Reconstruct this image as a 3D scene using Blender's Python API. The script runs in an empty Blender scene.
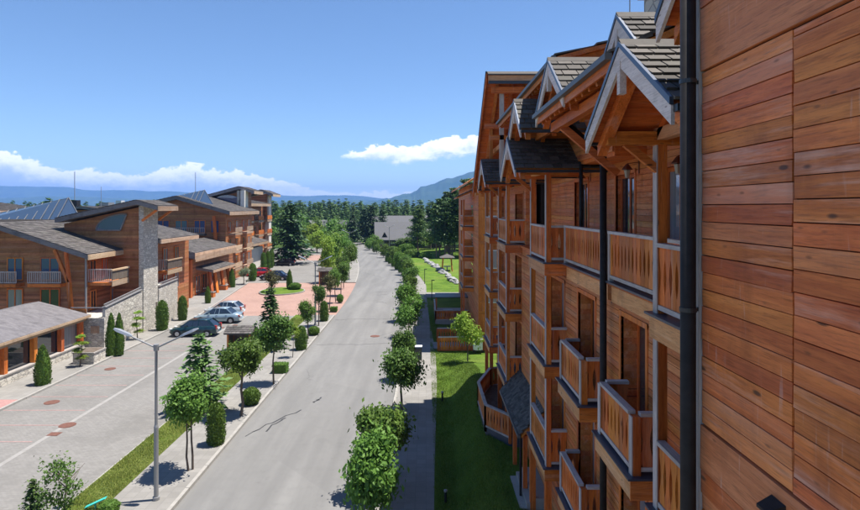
import bpy, math, random
import numpy as np
from mathutils import Vector, Matrix

# ------------------------------------------------------------------ camera, sky, sun, exposure
ZC = 11.4                                   # eye height above the street
scn = bpy.context.scene
col = scn.collection
cam_d = bpy.data.cameras.new("camera"); cam = bpy.data.objects.new("camera", cam_d)
col.objects.link(cam)
cam.location = (0, 0, ZC); cam.rotation_euler = (math.radians(90), 0, 0)
cam_d.sensor_width = 36; cam_d.lens = 24
cam_d.shift_x = 4/860; cam_d.shift_y = -48/860
cam_d.clip_start = .05; cam_d.clip_end = 60000
scn.camera = cam

SUNV = Vector((.95, .18, 3.0)).normalized()
sun_el = math.asin(SUNV.z); sun_az = math.atan2(SUNV.x, SUNV.y)

world = bpy.data.worlds.new("World"); scn.world = world; world.use_nodes = True
nt = world.node_tree; nt.nodes.clear()

class NT:
    """small helper for node trees"""
    def __init__(s, nt): s.nt = nt
    def n(s, t, **kw):
        nd = s.nt.nodes.new(t)
        for k, v in kw.items(): setattr(nd, k, v)
        return nd
    def put(s, sock, v):
        if v is None: return
        if hasattr(v, 'is_output'): s.nt.links.new(v, sock)
        else: sock.default_value = v
    def math(s, op, a, b=None, c=None, clamp=False):
        nd = s.n('ShaderNodeMath', operation=op, use_clamp=clamp)
        for i, v in enumerate((a, b, c)): s.put(nd.inputs[i], v)
        return nd.outputs[0]
    def vmath(s, op, a, b=None):
        nd = s.n('ShaderNodeVectorMath', operation=op)
        s.put(nd.inputs[0], a); s.put(nd.inputs[1], b)
        return nd.outputs[0]
    def noise(s, vec, scale, detail=3, rough=.55, dist=0):
        nd = s.n('ShaderNodeTexNoise'); s.put(nd.inputs['Vector'], vec)
        nd.inputs['Scale'].default_value = scale; nd.inputs['Detail'].default_value = detail
        nd.inputs['Roughness'].default_value = rough; nd.inputs['Distortion'].default_value = dist
        return nd.outputs[0]
    def ramp(s, fac, stops, mode='LINEAR'):
        nd = s.n('ShaderNodeValToRGB'); s.put(nd.inputs[0], fac)
        nd.color_ramp.interpolation = mode
        e = nd.color_ramp.elements
        while len(e) > 1: e.remove(e[-1])
        e[0].position = stops[0][0]; e[0].color = c4(stops[0][1])
        for p, c in stops[1:]:
            k = e.new(p); k.color = c4(c)
        return nd.outputs[0]
    def mix(s, f, a, b, mode='MIX'):
        nd = s.n('ShaderNodeMix', data_type='RGBA', blend_type=mode)
        s.put(nd.inputs['Factor'], f)
        s.put(nd.inputs[6], c4(a)); s.put(nd.inputs[7], c4(b))
        return nd.outputs[2]
    def smooth(s, v, lo, hi):
        nd = s.n('ShaderNodeMapRange', interpolation_type='SMOOTHSTEP')
        s.put(nd.inputs[0], v); nd.inputs[1].default_value = lo; nd.inputs[2].default_value = hi
        return nd.outputs[0]
def c4(c):
    if hasattr(c, 'is_output'): return c
    if isinstance(c, (int, float)): return (c, c, c, 1)
    return tuple(c) if len(c) == 4 else (*c, 1)

W = NT(nt)
sky = W.n('ShaderNodeTexSky', sky_type='NISHITA', sun_disc=False, sun_elevation=sun_el, sun_rotation=sun_az,
          altitude=1800, air_density=1.0, dust_density=.0, ozone_density=3.5)
tc = W.n('ShaderNodeTexCoord'); sep = W.n('ShaderNodeSeparateXYZ'); nt.links.new(tc.outputs['Generated'], sep.inputs[0])
DEG = 180/math.pi
az = W.math('MULTIPLY', W.math('ARCTAN2', sep.outputs[0], sep.outputs[1]), DEG)
el = W.math('MULTIPLY', W.math('ARCSINE', sep.outputs[2]), DEG)
azn = W.math('ADD', W.math('DIVIDE', az, 360), .5)
def prof(pts):
    """cloud edge height in degrees over azimuth in degrees, as a ramp"""
    st = [((a/360)+.5, v/12) for a, v in pts]
    r = W.ramp(azn, st)
    return W.math('MULTIPLY', r, 12)
sv = W.vmath('MULTIPLY', tc.outputs['Generated'], (1, 1, 1.7))
nz1 = W.noise(sv, 30, 8, .66, .3); nz2 = W.noise(sv, 11, 3, .5); nz3 = W.noise(sv, 75, 6, .65)
billow = W.math('ADD', W.math('MULTIPLY', W.math('ADD', W.math('SUBTRACT', nz1, .5), W.math('MULTIPLY', W.math('SUBTRACT', nz3, .5), .45)), 4.2), W.math('MULTIPLY', W.math('SUBTRACT', nz2, .5), 2.2))
bank_top = prof([(-180, 3.4), (-150, 4.6), (-120, 3.2), (-95, 4.4), (-70, 3.5), (-50, 4.6), (-40, 5.2), (-36.6, 5.3), (-34, 4.2), (-29.7, 3.5), (-25.7, 3.7),
                 (-22.4, 4.5), (-19.8, 4.0), (-16.2, 3.3), (-12.4, 2.5), (-9, 1.6), (-4, 1.9), (1, 1.7), (6, 2.2), (30, 3.4), (60, 4.3), (100, 3.2), (140, 4.4), (180, 3.4)])
d1 = W.math('SUBTRACT', W.math('ADD', W.math('MULTIPLY', bank_top, .9), W.math('MULTIPLY', billow, .5)), el)
m1 = W.smooth(d1, 0, .28)
top2 = prof([(-180, 0), (-10.2, 0), (-9.6, 4.8), (-7, 5.5), (-5, 6.4), (-3, 5.7), (-1, 6.4), (2.5, 7.0), (6, 7.2), (14, 7.6), (18, 6.0), (20, 0), (180, 0)])
bot2 = prof([(-180, 9), (-10.5, 9), (-9.2, 4.8), (-6, 4.3), (-2, 4.2), (2, 4.9), (6, 5.0), (18, 5.2), (20, 9), (180, 9)])
d2a = W.math('SUBTRACT', W.math('ADD', top2, W.math('MULTIPLY', billow, .55)), el)
d2b = W.math('SUBTRACT', el, W.math('ADD', bot2, W.math('MULTIPLY', billow, .35)))
m2 = W.math('MULTIPLY', W.smooth(d2a, 0, .3), W.smooth(d2b, -.1, .7))
# brightness: sunlit tops, greyer bases, modulated by the billows
sh1 = W.smooth(W.math('ADD', d1, W.math('MULTIPLY', W.math('SUBTRACT', nz3, .5), 1.6)), .2, 2.4)
sh2 = W.smooth(W.math('ADD', d2a, W.math('MULTIPLY', W.math('SUBTRACT', nz1, .5), 3.0)), .2, 2.6)
cw = W.mix(sh1, (7.4, 7.4, 7.5), (3.3, 4.0, 5.1)); cw2 = W.mix(sh2, (7.4, 7.4, 7.5), (3.9, 4.5, 5.4))
fade = W.smooth(el, -.5, 3.0)
m1f = W.math('MULTIPLY', m1, W.math('ADD', .55, W.math('MULTIPLY', fade, .42)))
hsv = W.n('ShaderNodeHueSaturation'); nt.links.new(sky.outputs[0], hsv.inputs['Color']); hsv.inputs['Saturation'].default_value = 1.06; hsv.inputs['Hue'].default_value = .5; hsv.inputs['Value'].default_value = .75
SKYGAIN = hsv.outputs[0]
c1 = W.mix(m1f, SKYGAIN, cw); c2 = W.mix(W.math('MULTIPLY', m2, .95), c1, cw2)
bg = W.n('ShaderNodeBackground'); nt.links.new(c2, bg.inputs[0]); bg.inputs[1].default_value = .105
wo = W.n('ShaderNodeOutputWorld'); nt.links.new(bg.outputs[0], wo.inputs[0])

sd = bpy.data.lights.new("sun", 'SUN'); sd.energy = 4.0; sd.angle = math.radians(.53); sd.color = (1, .95, .88)
so = bpy.data.objects.new("sun", sd); col.objects.link(so); so.location = (20, 5, 60)
so.rotation_euler = SUNV.to_track_quat('Z', 'Y').to_euler()

scn.view_settings.view_transform = 'Standard'; scn.view_settings.look = 'None'
scn.view_settings.gamma = 1; scn.view_settings.exposure = 1.17; scn.view_settings.use_curve_mapping = False
scn.cycles.use_denoising = True
scn.cycles.max_bounces = 7; scn.cycles.diffuse_bounces = 4; scn.cycles.transparent_max_bounces = 8; scn.cycles.volume_bounces = 1

# ------------------------------------------------------------------ mesh helpers
R = random.Random(7)
def wm(o):
    b = Matrix.LocRotScale(o.location, o.rotation_euler, o.scale)
    return (wm(o.parent) @ o.matrix_parent_inverse @ b) if o.parent else b
def adopt(o, p):
    o.parent = p; o.matrix_parent_inverse = wm(p).inverted()
def tag(o, label=None, cat=None, group=None, kind=None):
    if label: o['label'] = label
    if cat: o['category'] = cat
    if group: o['group'] = group
    if kind: o['kind'] = kind
    return o
def empty(name, loc, label, cat, group=None, rz=0):
    o = bpy.data.objects.new(name, None); col.objects.link(o); o.location = loc; o.rotation_euler = (0, 0, rz)
    o.empty_display_size = .3
    return tag(o, label, cat, group)
class MB:
    def __init__(s, k=1.0): s.v = []; s.f = []; s.m = []; s.k = k; s.cur = 0
    def add(s, vs, fs):
        o = len(s.v); k = s.k
        s.v += [(a[0]*k, a[1]*k, a[2]*k) for a in vs]
        s.f += [tuple(i+o for i in f) for f in fs]; s.m += [s.cur]*len(fs)
        return s
    def box(s, x0, x1, y0, y1, z0, z1):
        if x0 > x1: x0, x1 = x1, x0
        if y0 > y1: y0, y1 = y1, y0
        if z0 > z1: z0, z1 = z1, z0
        return s.add([(x0,y0,z0),(x1,y0,z0),(x1,y1,z0),(x0,y1,z0),(x0,y0,z1),(x1,y0,z1),(x1,y1,z1),(x0,y1,z1)],
                     [(3,2,1,0),(4,5,6,7),(0,1,5,4),(1,2,6,5),(2,3,7,6),(3,0,4,7)])
    def hexa(s, a, b):
        """two quads of four points each, joined"""
        return s.add(list(a)+list(b), [(3,2,1,0),(4,5,6,7),(0,1,5,4),(1,2,6,5),(2,3,7,6),(3,0,4,7)])
    def prism(s, poly, axis, a, b):
        """2-D polygon extruded along an axis: x -> (y,z), y -> (x,z), z -> (x,y)"""
        def P(p, t): return (t,p[0],p[1]) if axis == 'x' else (p[0],t,p[1]) if axis == 'y' else (p[0],p[1],t)
        n = len(poly); vs = [P(p, a) for p in poly]+[P(p, b) for p in poly]
        fs = [tuple(range(n))[::-1], tuple(range(n, 2*n))]+[(i, (i+1) % n, (i+1) % n+n, i+n) for i in range(n)]
        return s.add(vs, fs)
    def bar(s, p, q, w, h, up=(0, 0, 1)):
        p = Vector(p); q = Vector(q); d = (q-p).normalized(); u = Vector(up)
        r = d.cross(u)
        if r.length < 1e-4: r = d.cross(Vector((1, 0, 0)))
        r.normalize(); u = r.cross(d).normalized()
        a = [p-r*w/2-u*h/2, p+r*w/2-u*h/2, p+r*w/2+u*h/2, p-r*w/2+u*h/2]
        b = [x+(q-p) for x in a]
        return s.hexa(a, b)
    def cyl(s, p, q, r0, r1=None, n=10):
        r1 = r0 if r1 is None else r1
        p = Vector(p); q = Vector(q); d = (q-p).normalized()
        a = d.orthogonal().normalized(); b = d.cross(a)
        vs = []
        for c, r in ((p, r0), (q, r1)):
            for i in range(n):
                t = 2*math.pi*i/n; vs.append(c+a*r*math.cos(t)+b*r*math.sin(t))
        fs = [(i, (i+1) % n, (i+1) % n+n, i+n) for i in range(n)]+[tuple(range(n))[::-1], tuple(range(n, 2*n))]
        return s.add(vs, fs)
    def lathe(s, c, prof, n=12):
        """prof: (radius, z) list around a vertical axis at c=(x,y)"""
        vs = []; fs = []; m = len(prof)
        for r, z in prof:
            for i in range(n):
                t = 2*math.pi*i/n; vs.append((c[0]+r*math.cos(t), c[1]+r*math.sin(t), z))
        for j in range(m-1):
            for i in range(n): fs.append((j*n+i, j*n+(i+1) % n, (j+1)*n+(i+1) % n, (j+1)*n+i))
        fs.append(tuple(range(n))[::-1]); fs.append(tuple(range((m-1)*n, m*n)))
        return s.add(vs, fs)
    def mesh(s, name, mats):
        me = bpy.data.meshes.new(name); me.from_pydata([tuple(v) for v in s.v], [], s.f)
        mats = mats if isinstance(mats, (list, tuple)) else [mats]
        for m in mats: me.materials.append(m)
        if len(mats) > 1: me.polygons.foreach_set('material_index', s.m)
        me.validate(); me.update(); return me
    def build(s, name, mats, parent=None, kind=None, smooth=False):
        me = s.mesh(name, mats)
        if smooth: me.polygons.foreach_set('use_smooth', [True]*len(me.polygons))
        o = bpy.data.objects.new(name, me); col.objects.link(o)
        if parent: adopt(o, parent)
        if kind: o['kind'] = kind
        return o
def box(name, mat, parent, *a): return MB().box(*a).build(name, mat, parent)
def inst(name, me, loc, parent=None, rz=0, sc=(1, 1, 1), rot=None):
    o = bpy.data.objects.new(name, me); col.objects.link(o); o.location = loc
    o.rotation_euler = rot or (0, 0, rz); o.scale = sc
    if parent:
        o.parent = parent; o.matrix_parent_inverse = wm(parent).inverted()
    return o
def npmesh(name, V, F, mat, smooth=False):
    """V (n,3) float, F (m,k) int, all faces of k corners"""
    me = bpy.data.meshes.new(name); m, k = F.shape
    me.vertices.add(len(V)); me.vertices.foreach_set('co', V.astype(np.float32).ravel())
    me.loops.add(m*k); me.loops.foreach_set('vertex_index', F.astype(np.int32).ravel())
    me.polygons.add(m); me.polygons.foreach_set('loop_start', np.arange(0, m*k, k, dtype=np.int32))
    if smooth: me.polygons.foreach_set('use_smooth', np.ones(m, bool))
    me.materials.append(mat); me.update(calc_edges=True); me.validate(); return me

# ------------------------------------------------------------------ materials
MAT = {}
def newmat(name):
    m = bpy.data.materials.new(name); m.use_nodes = True; m.node_tree.nodes.clear(); MAT[name] = m
    t = NT(m.node_tree); b = t.n('ShaderNodeBsdfPrincipled'); o = t.n('ShaderNodeOutputMaterial')
    m.node_tree.links.new(b.outputs[0], o.inputs[0]); b.inputs['Specular IOR Level'].default_value = .3
    return m, t, b, o
def pos(t): return t.n('ShaderNodeNewGeometry').outputs['Position']
def bump(t, b, h, strength=.3, dist=.02):
    n = t.n('ShaderNodeBump'); n.inputs['Strength'].default_value = strength; n.inputs['Distance'].default_value = dist
    t.put(n.inputs['Height'], h); t.put(b.inputs['Normal'], n.outputs[0])
def flat(name, c, rough=.5, metal=0, spec=.4, var=.08, scale=3.0):
    m, t, b, o = newmat(name)
    n = t.noise(pos(t), scale, 4)
    t.put(b.inputs['Base Color'], t.mix(n, [x*(1-var*2) for x in c], [min(1, x*(1+var*2)) for x in c]))
    b.inputs['Roughness'].default_value = rough; b.inputs['Metallic'].default_value = metal; b.inputs['Specular IOR Level'].default_value = spec
    return m
def wood(name, dark, lite, axis='y', pale=(.55, .46, .42), paleamt=.25, rough=.55, plank=0, knots=True, varobj=.5, sc=1.0):
    """stained timber: grain along an axis, tone per board, knots, pale weathering streaks"""
    m, t, b, o = newmat(name)
    P = pos(t)
    st = {'x': (.7, 11, 11), 'y': (11, .7, 11), 'z': (11, 11, .7)}[axis]
    info = t.n('ShaderNodeObjectInfo')
    off = t.n('ShaderNodeCombineXYZ'); r17 = t.math('MULTIPLY', info.outputs['Random'], 37)
    for i in range(3): t.put(off.inputs[i], r17)
    row = None
    if plank:
        sp = t.n('ShaderNodeSeparateXYZ'); t.put(sp.inputs[0], P)
        row = t.math('FLOOR', t.math('DIVIDE', sp.outputs[2], plank))
        wn = t.n('ShaderNodeTexWhiteNoise', noise_dimensions='1D'); t.put(wn.inputs['W'], row)
        rnd = wn.outputs['Value']
        cx = t.n('ShaderNodeCombineXYZ'); t.put(cx.inputs[0], t.math('MULTIPLY', rnd, 19)); t.put(cx.inputs[1], t.math('MULTIPLY', rnd, 31))
        P2 = t.vmath('ADD', P, cx.outputs[0])
    else:
        rnd = info.outputs['Random']; P2 = t.vmath('ADD', P, off.outputs[0])
    G = t.vmath('MULTIPLY', P2, tuple(x*sc for x in st))
    g1 = t.noise(G, 1.6, 5, .62, .6); g2 = t.noise(t.vmath('MULTIPLY', P2, tuple(x*.35*sc for x in st)), 1.1, 3)
    g3 = t.noise(t.vmath('MULTIPLY', P2, tuple(x*4*sc for x in st)), 1.5, 3)
    f = t.math('ADD', t.math('MULTIPLY', g1, .55), t.math('MULTIPLY', g2, .45))
    c = t.mix(t.smooth(f, .3, .7), dark, lite)
    c = t.mix(t.math('MULTIPLY', t.smooth(g3, .5, .72), .5), c, [x*.45 for x in dark])
    g4 = t.noise(t.vmath('MULTIPLY', P2, tuple(x*9*sc for x in st)), 1.5, 2); c = t.mix(t.math('MULTIPLY', t.smooth(g4, .5, .7), .28), c, [x*.5 for x in dark])
    # tone per board
    v = t.math('ADD', 1-varobj*.5, t.math('MULTIPLY', rnd, varobj))
    hs = t.n('ShaderNodeHueSaturation'); t.put(hs.inputs['Color'], c); t.put(hs.inputs['Value'], v)
    t.put(hs.inputs['Hue'], t.math('ADD', .491, t.math('MULTIPLY', t.math('FRACT', t.math('MULTIPLY', rnd, 7.3)), .016)))
    c = hs.outputs[0]
    w = t.noise(t.vmath('MULTIPLY', P2, tuple(x*.3 for x in st)), 1.3, 6, .7)
    c = t.mix(t.math('MULTIPLY', t.smooth(w, .52, .72), paleamt), c, pale)
    big = t.noise(t.vmath('MULTIPLY', pos(t), (1.2, 1.2, .55)), 1.5, 5, .62)
    c = t.mix(t.math('MULTIPLY', t.smooth(big, .5, .72), .42), c, [x*.42 for x in dark])
    bd = t.math('FRACT', t.math('MULTIPLY', rnd, 13.7)); gw = t.math('MULTIPLY', t.smooth(bd, .72, .95), t.smooth(g2, .35, .6))
    c = t.mix(t.math('MULTIPLY', gw, paleamt*.6), c, [pale[0]*.85, pale[1]*.72, pale[2]*.65])
    if knots:
        vo = t.n('ShaderNodeTexVoronoi'); vo.inputs['Scale'].default_value = 1.0
        kk = {'x': (1.5, 0, 4.4), 'y': (0, 1.5, 4.4), 'z': (4, 4, 1.5)}[axis]
        t.put(vo.inputs['Vector'], t.vmath('MULTIPLY', P2, kk))
        kn = t.smooth(vo.outputs['Distance'], .10, .045)
        c = t.mix(t.math('MULTIPLY', kn, .85), c, (.05, .022, .012))
        vo2 = t.n('ShaderNodeTexVoronoi'); vo2.inputs['Scale'].default_value = 1.0
        t.put(vo2.inputs['Vector'], t.vmath('ADD', t.vmath('MULTIPLY', P2, tuple(x*1.9 for x in kk)), (3.3, 7.1, 1.7)))
        c = t.mix(t.math('MULTIPLY', t.smooth(vo2.outputs['Distance'], .13, .03), .6), c, (.14, .05, .02))
        dr = t.noise(t.vmath('MULTIPLY', pos(t), (28, 28, 2.2)), 1.0, 3, .6); dm = t.noise(pos(t), 1.7, 3)
        c = t.mix(t.math('MULTIPLY', t.math('MULTIPLY', t.smooth(dr, .6, .74), t.smooth(dm, .48, .66)), .26), c, (.8, .68, .6))
    t.put(b.inputs['Base Color'], c); t.put(b.inputs['Roughness'], t.math('ADD', rough-.12, t.math('MULTIPLY', g2, .3)))
    bump(t, b, t.math('ADD', g1, g3), .35, .006)
    return m

OR_D, OR_L = (.46, .105, .014), (.76, .235, .04)
WD = {a: wood('stained_wood_'+a, OR_D, OR_L, a, varobj=.45 if a == 'z' else .3, paleamt=.25) for a in 'xyz'}
wood('near_plank', (.48, .115, .026), (.80, .25, .062), 'y', (.80, .50, .38), .6, .48, varobj=.34)
wood('near_fascia', (.52, .15, .055), (.74, .26, .11), 'y', (.68, .46, .38), .4, .5, varobj=.1)
wood('clad_y', (.47, .125, .03), (.74, .26, .075), 'y', (.74, .5, .36), .4, plank=.14, varobj=.35)
wood('clad_x', (.47, .125, .03), (.74, .26, .075), 'x', (.74, .5, .36), .4, plank=.14, varobj=.35)
wood('pale_beam_y', (.56, .23, .075), (.78, .40, .17), 'y', (.78, .58, .42), .5)
wood('pale_beam_x', (.50, .20, .07), (.66, .32, .15), 'x', (.6, .5, .42), .3)
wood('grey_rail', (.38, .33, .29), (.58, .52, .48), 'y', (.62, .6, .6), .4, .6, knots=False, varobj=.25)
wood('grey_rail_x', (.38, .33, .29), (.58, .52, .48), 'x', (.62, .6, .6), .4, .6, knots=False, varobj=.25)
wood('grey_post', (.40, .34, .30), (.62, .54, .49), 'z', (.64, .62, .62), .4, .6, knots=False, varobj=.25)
wood('verge_paint', (.62, .50, .43), (.80, .68, .60), 'y', (.52, .34, .24), .35, .55, varobj=.15)
wood('left_clad_x', (.26, .095, .035), (.46, .21, .085), 'x', (.48, .34, .24), .3, plank=.2, varobj=.55)
wood('left_clad_y', (.30, .10, .034), (.50, .21, .08), 'y', (.5, .36, .28), .3, plank=.2, varobj=.5)
wood('left_pale', (.42, .27, .16), (.62, .45, .30), 'y', (.5, .44, .38), .5)
wood('left_fascia', (.13, .12, .125), (.24, .225, .225), 'x', (.3, .28, .28), .4, knots=False)
flat('flashing', (.075, .09, .125), .38, .35, .5)
flat('gutter', (.035, .038, .042), .4, .2, .5); flat('old_gutter', (.13, .125, .12), .5, .3)
flat('pipe_black', (.022, .019, .018), .6, .0, .25, .4, 9)
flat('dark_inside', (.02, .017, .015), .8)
flat('white_frame', (.62, .62, .6), .5)
flat('steel', (.42, .43, .44), .42, .55)
flat('galv', (.30, .30, .30), .5, .35)
flat('copper_dark', (.16, .06, .035), .45, .5)
flat('lantern_glass', (.38, .34, .28), .25)
flat('plaster', (.66, .62, .55), .8)
flat('tyre', (.018, .018, .018), .75); flat('rim', (.5, .5, .52), .3, .7); flat('red_lamp', (.42, .015, .012), .25)
flat('head_lamp', (.75, .78, .8), .12); flat('plate_white', (.8, .8, .8), .4); flat('trim_black', (.02, .02, .022), .5)
flat('turquoise', (.05, .5, .42), .4); flat('bin_green', (.05, .055, .05), .5); flat('rust', (.16, .075, .055), .75, .1, .3, .25, 8)
flat('curtain', (.6, .6, .58), .9)
flat('sandstone', (.34, .31, .28), .85)
def paint(name, c):
    m, t, b, o = newmat(name); b.inputs['Base Color'].default_value = c4(c); b.inputs['Roughness'].default_value = .3
    b.inputs['Metallic'].default_value = .35; b.inputs['Coat Weight'].default_value = .8; b.inputs['Coat Roughness'].default_value = .06
    return m
paint('car_teal', (.012, .045, .055)); paint('car_silver', (.30, .40, .46)); paint('car_white', (.5, .56, .6)); paint('car_navy', (.012, .016, .04))
paint('car_red', (.5, .012, .015)); paint('car_black', (.012, .012, .014))
def glass(name, c, rough=.04):
    m, t, b, o = newmat(name); b.inputs['Base Color'].default_value = c4(c); b.inputs['Roughness'].default_value = rough
    b.inputs['Specular IOR Level'].default_value = .9; b.inputs['IOR'].default_value = 1.7
    return m
glass('pane', (.07, .085, .10))
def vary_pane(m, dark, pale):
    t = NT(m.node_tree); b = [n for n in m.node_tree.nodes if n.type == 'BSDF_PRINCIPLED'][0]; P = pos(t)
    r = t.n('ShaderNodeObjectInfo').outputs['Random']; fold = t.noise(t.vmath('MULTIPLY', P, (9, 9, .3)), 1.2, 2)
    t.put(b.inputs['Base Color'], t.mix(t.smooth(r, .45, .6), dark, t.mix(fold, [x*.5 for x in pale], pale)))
vary_pane(MAT['pane'], (.03, .036, .042), (.34, .35, .36)); glass('pane_blue', (.05, .09, .2), .03); glass('car_glass', (.012, .015, .018))  # pane_blue: sky reflection painted in as a blue base colour
def sky_pane():
    m, t, b, o = newmat('sky_glazing'); b.inputs['Base Color'].default_value = (.10, .16, .25, 1); b.inputs['Roughness'].default_value = .08
    b.inputs['Metallic'].default_value = .3
sky_pane()
def shingle(name, c, obj=True, var=.5):
    m, t, b, o = newmat(name)
    g = t.n('ShaderNodeNewGeometry'); P = g.outputs['Position']
    r = t.n('ShaderNodeObjectInfo').outputs['Random'] if obj else g.outputs['Random Per Island']
    n = t.noise(P, 9, 5, .65); n2 = t.noise(P, 1.1, 3)
    v = t.math('ADD', 1-var, t.math('MULTIPLY', r, var*1.6))
    cc = t.mix(n, [x*.65 for x in c], [x*1.35 for x in c])
    cc = t.mix(t.math('MULTIPLY', t.smooth(n2, .5, .7), .35), cc, (.10, .105, .08))
    cc = t.mix(1.0, cc, t.math('MULTIPLY', v, 1.0), 'MULTIPLY')
    t.put(b.inputs['Base Color'], cc); b.inputs['Roughness'].default_value = .8; bump(t, b, n, .4, .01)
    return m
shingle('shingle_near', (.115, .10, .085)); shingle('shingle', (.105, .092, .078), False); shingle('left_shingle', (.112, .10, .093), False, .4)
shingle('house_roof', (.115, .115, .12), False, .25)
def stone_wall(name, c1, c2, sc):
    m, t, b, o = newmat(name)
    P = t.vmath('MULTIPLY', pos(t), (1, 1, 2.0))
    v = t.n('ShaderNodeTexVoronoi'); v.inputs['Scale'].default_value = sc; t.put(v.inputs['Vector'], P)
    e = t.n('ShaderNodeTexVoronoi', feature='DISTANCE_TO_EDGE'); e.inputs['Scale'].default_value = sc; t.put(e.inputs['Vector'], P)
    j = t.smooth(e.outputs['Distance'], .0, .09)
    sp = t.n('ShaderNodeSeparateXYZ'); t.put(sp.inputs[0], v.outputs['Color'])
    cc = t.mix(sp.outputs[0], c1, c2); cc = t.mix(t.math('MULTIPLY', sp.outputs[1], .25), cc, (.30, .24, .18))
    n = t.noise(pos(t), 14, 4); cc = t.mix(t.math('MULTIPLY', n, .4), cc, c1)
    cc = t.mix(j, (.30, .28, .255), cc)
    t.put(b.inputs['Base Color'], cc); b.inputs['Roughness'].default_value = .9
    bump(t, b, t.math('ADD', j, t.math('MULTIPLY', n, .5)), .6, .03)
stone_wall('stone_wall', (.48, .435, .365), (.76, .71, .61), 2.6)
def asphalt():
    m, t, b, o = newmat('asphalt'); P = pos(t)
    fine = t.noise(P, 55, 3, .7); big = t.noise(t.vmath('MULTIPLY', P, (1.0, .13, 1)), .75, 5, .6); mid = t.noise(P, 2.3, 4, .6)
    c = t.mix(t.smooth(big, .3, .72), (.175, .171, .162), (.235, .229, .216))
    c = t.mix(t.math('MULTIPLY', t.smooth(mid, .45, .75), .35), c, (.155, .151, .144))
    c = t.mix(t.math('MULTIPLY', fine, .35), c, (.12, .12, .12))
    sx_ = t.n('ShaderNodeSeparateXYZ'); t.put(sx_.inputs[0], P)
    wob = t.noise(t.vmath('MULTIPLY', P, (.2, .04, 0)), 1, 3)
    lane = t.math('SINE', t.math('ADD', t.math('MULTIPLY', sx_.outputs[0], 3.3), t.math('MULTIPLY', wob, 5)))
    c = t.mix(t.math('MULTIPLY', t.smooth(lane, -.1, 1.0), .2), c, (.118, .116, .112))
    pt = t.n('ShaderNodeTexVoronoi'); pt.inputs['Scale'].default_value = 1; t.put(pt.inputs['Vector'], t.vmath('MULTIPLY', P, (.22, .07, 0)))
    ps = t.n('ShaderNodeSeparateXYZ'); t.put(ps.inputs[0], pt.outputs['Color']); c = t.mix(t.math('MULTIPLY', t.smooth(ps.outputs[0], .7, .74), .14), c, (.11, .108, .105))
    oil = t.noise(P, 1.1, 5, .7); c = t.mix(t.math('MULTIPLY', t.smooth(oil, .62, .74), .4), c, (.085, .083, .08))
    # hairline cracks
    cn = t.noise(P, .9, 4, .6); cv = t.vmath('ADD', t.vmath('MULTIPLY', P, (.09, .055, 0)), t.vmath('MULTIPLY', cn, (.12, .12, 0)))
    e = t.n('ShaderNodeTexVoronoi', feature='DISTANCE_TO_EDGE'); t.put(e.inputs['Vector'], cv); e.inputs['Scale'].default_value = 1
    cr = t.smooth(e.outputs['Distance'], .0028, .0008)
    pres = t.smooth(t.noise(P, .07, 2), .5, .62)
    c = t.mix(t.math('MULTIPLY', t.math('MULTIPLY', cr, pres), .7), c, (.045, .045, .045))
    t.put(b.inputs['Base Color'], c); b.inputs['Roughness'].default_value = .88; bump(t, b, fine, .4, .01)
asphalt()
def pavers(name, c1, c2, joint, sx, sy, off=.5, stain=.55):
    m, t, b, o = newmat(name); P = pos(t)
    br = t.n('ShaderNodeTexBrick'); t.put(br.inputs['Vector'], P); br.offset = off
    br.inputs['Scale'].default_value = 1; br.inputs['Brick Width'].default_value = sx; br.inputs['Row Height'].default_value = sy
    br.inputs['Mortar Size'].default_value = .008; br.inputs['Mortar Smooth'].default_value = .3
    br.inputs['Color1'].default_value = c4(c1); br.inputs['Color2'].default_value = c4(c2); br.inputs['Mortar'].default_value = c4(joint)
    big = t.noise(P, .28, 5, .6); mid = t.noise(P, 2.2, 4, .65); fine = t.noise(P, 30, 2)
    c = t.mix(t.math('MULTIPLY', t.smooth(big, .42, .7), stain), br.outputs['Color'], [x*.72 for x in c1])
    c = t.mix(t.math('MULTIPLY', t.smooth(mid, .5, .75), stain*.8), c, [min(1, x*1.12) for x in c2])
    c = t.mix(t.math('MULTIPLY', fine, .2), c, [x*.7 for x in c1])
    t.put(b.inputs['Base Color'], c); b.inputs['Roughness'].default_value = .88
    bump(t, b, t.math('SUBTRACT', 1, br.outputs['Fac']), .35, .01)
pavers('plaza_pavers', (.20, .19, .173), (.244, .232, .213), (.16, .152, .143), .22, .11)
pavers('walk_pavers', (.235, .223, .203), (.28, .266, .243), (.175, .166, .154), .42, .42, 0)
pavers('red_pavers', (.345, .213, .17), (.40, .255, .207), (.25, .165, .135), .22, .11)
pavers('pink_pavers', (.37, .20, .185), (.43, .245, .22), (.26, .16, .15), .22, .11)
flat('kerb_stone', (.32, .304, .275), .85, 0, .3, .12, 4); flat('concrete', (.275, .262, .243), .88, 0, .3, .12, 3)
flat('red_line', (.31, .205, .187), .85, 0, .3, .25, 6); flat('crack_seal', (.04, .04, .042), .7)
def grass(name, a, b_, dry):
    m, t, b, o = newmat(name); P = pos(t)
    n1 = t.noise(P, .5, 5, .65); n2 = t.noise(P, 9, 4, .7); n3 = t.noise(P, 70, 2, .7); n4 = t.noise(P, .14, 3)
    c = t.mix(t.smooth(n1, .3, .7), a, b_); c = t.mix(t.math('MULTIPLY', t.smooth(n2, .5, .8), .5), c, dry)
    c = t.mix(t.math('MULTIPLY', t.smooth(n4, .48, .68), .35), c, dry)
    c = t.mix(t.math('MULTIPLY', n3, .45), c, [x*.45 for x in a])
    t.put(b.inputs['Base Color'], c); b.inputs['Roughness'].default_value = .95; b.inputs['Specular IOR Level'].default_value = .1
    bump(t, b, t.math('ADD', n3, n2), .9, .05)
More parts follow.
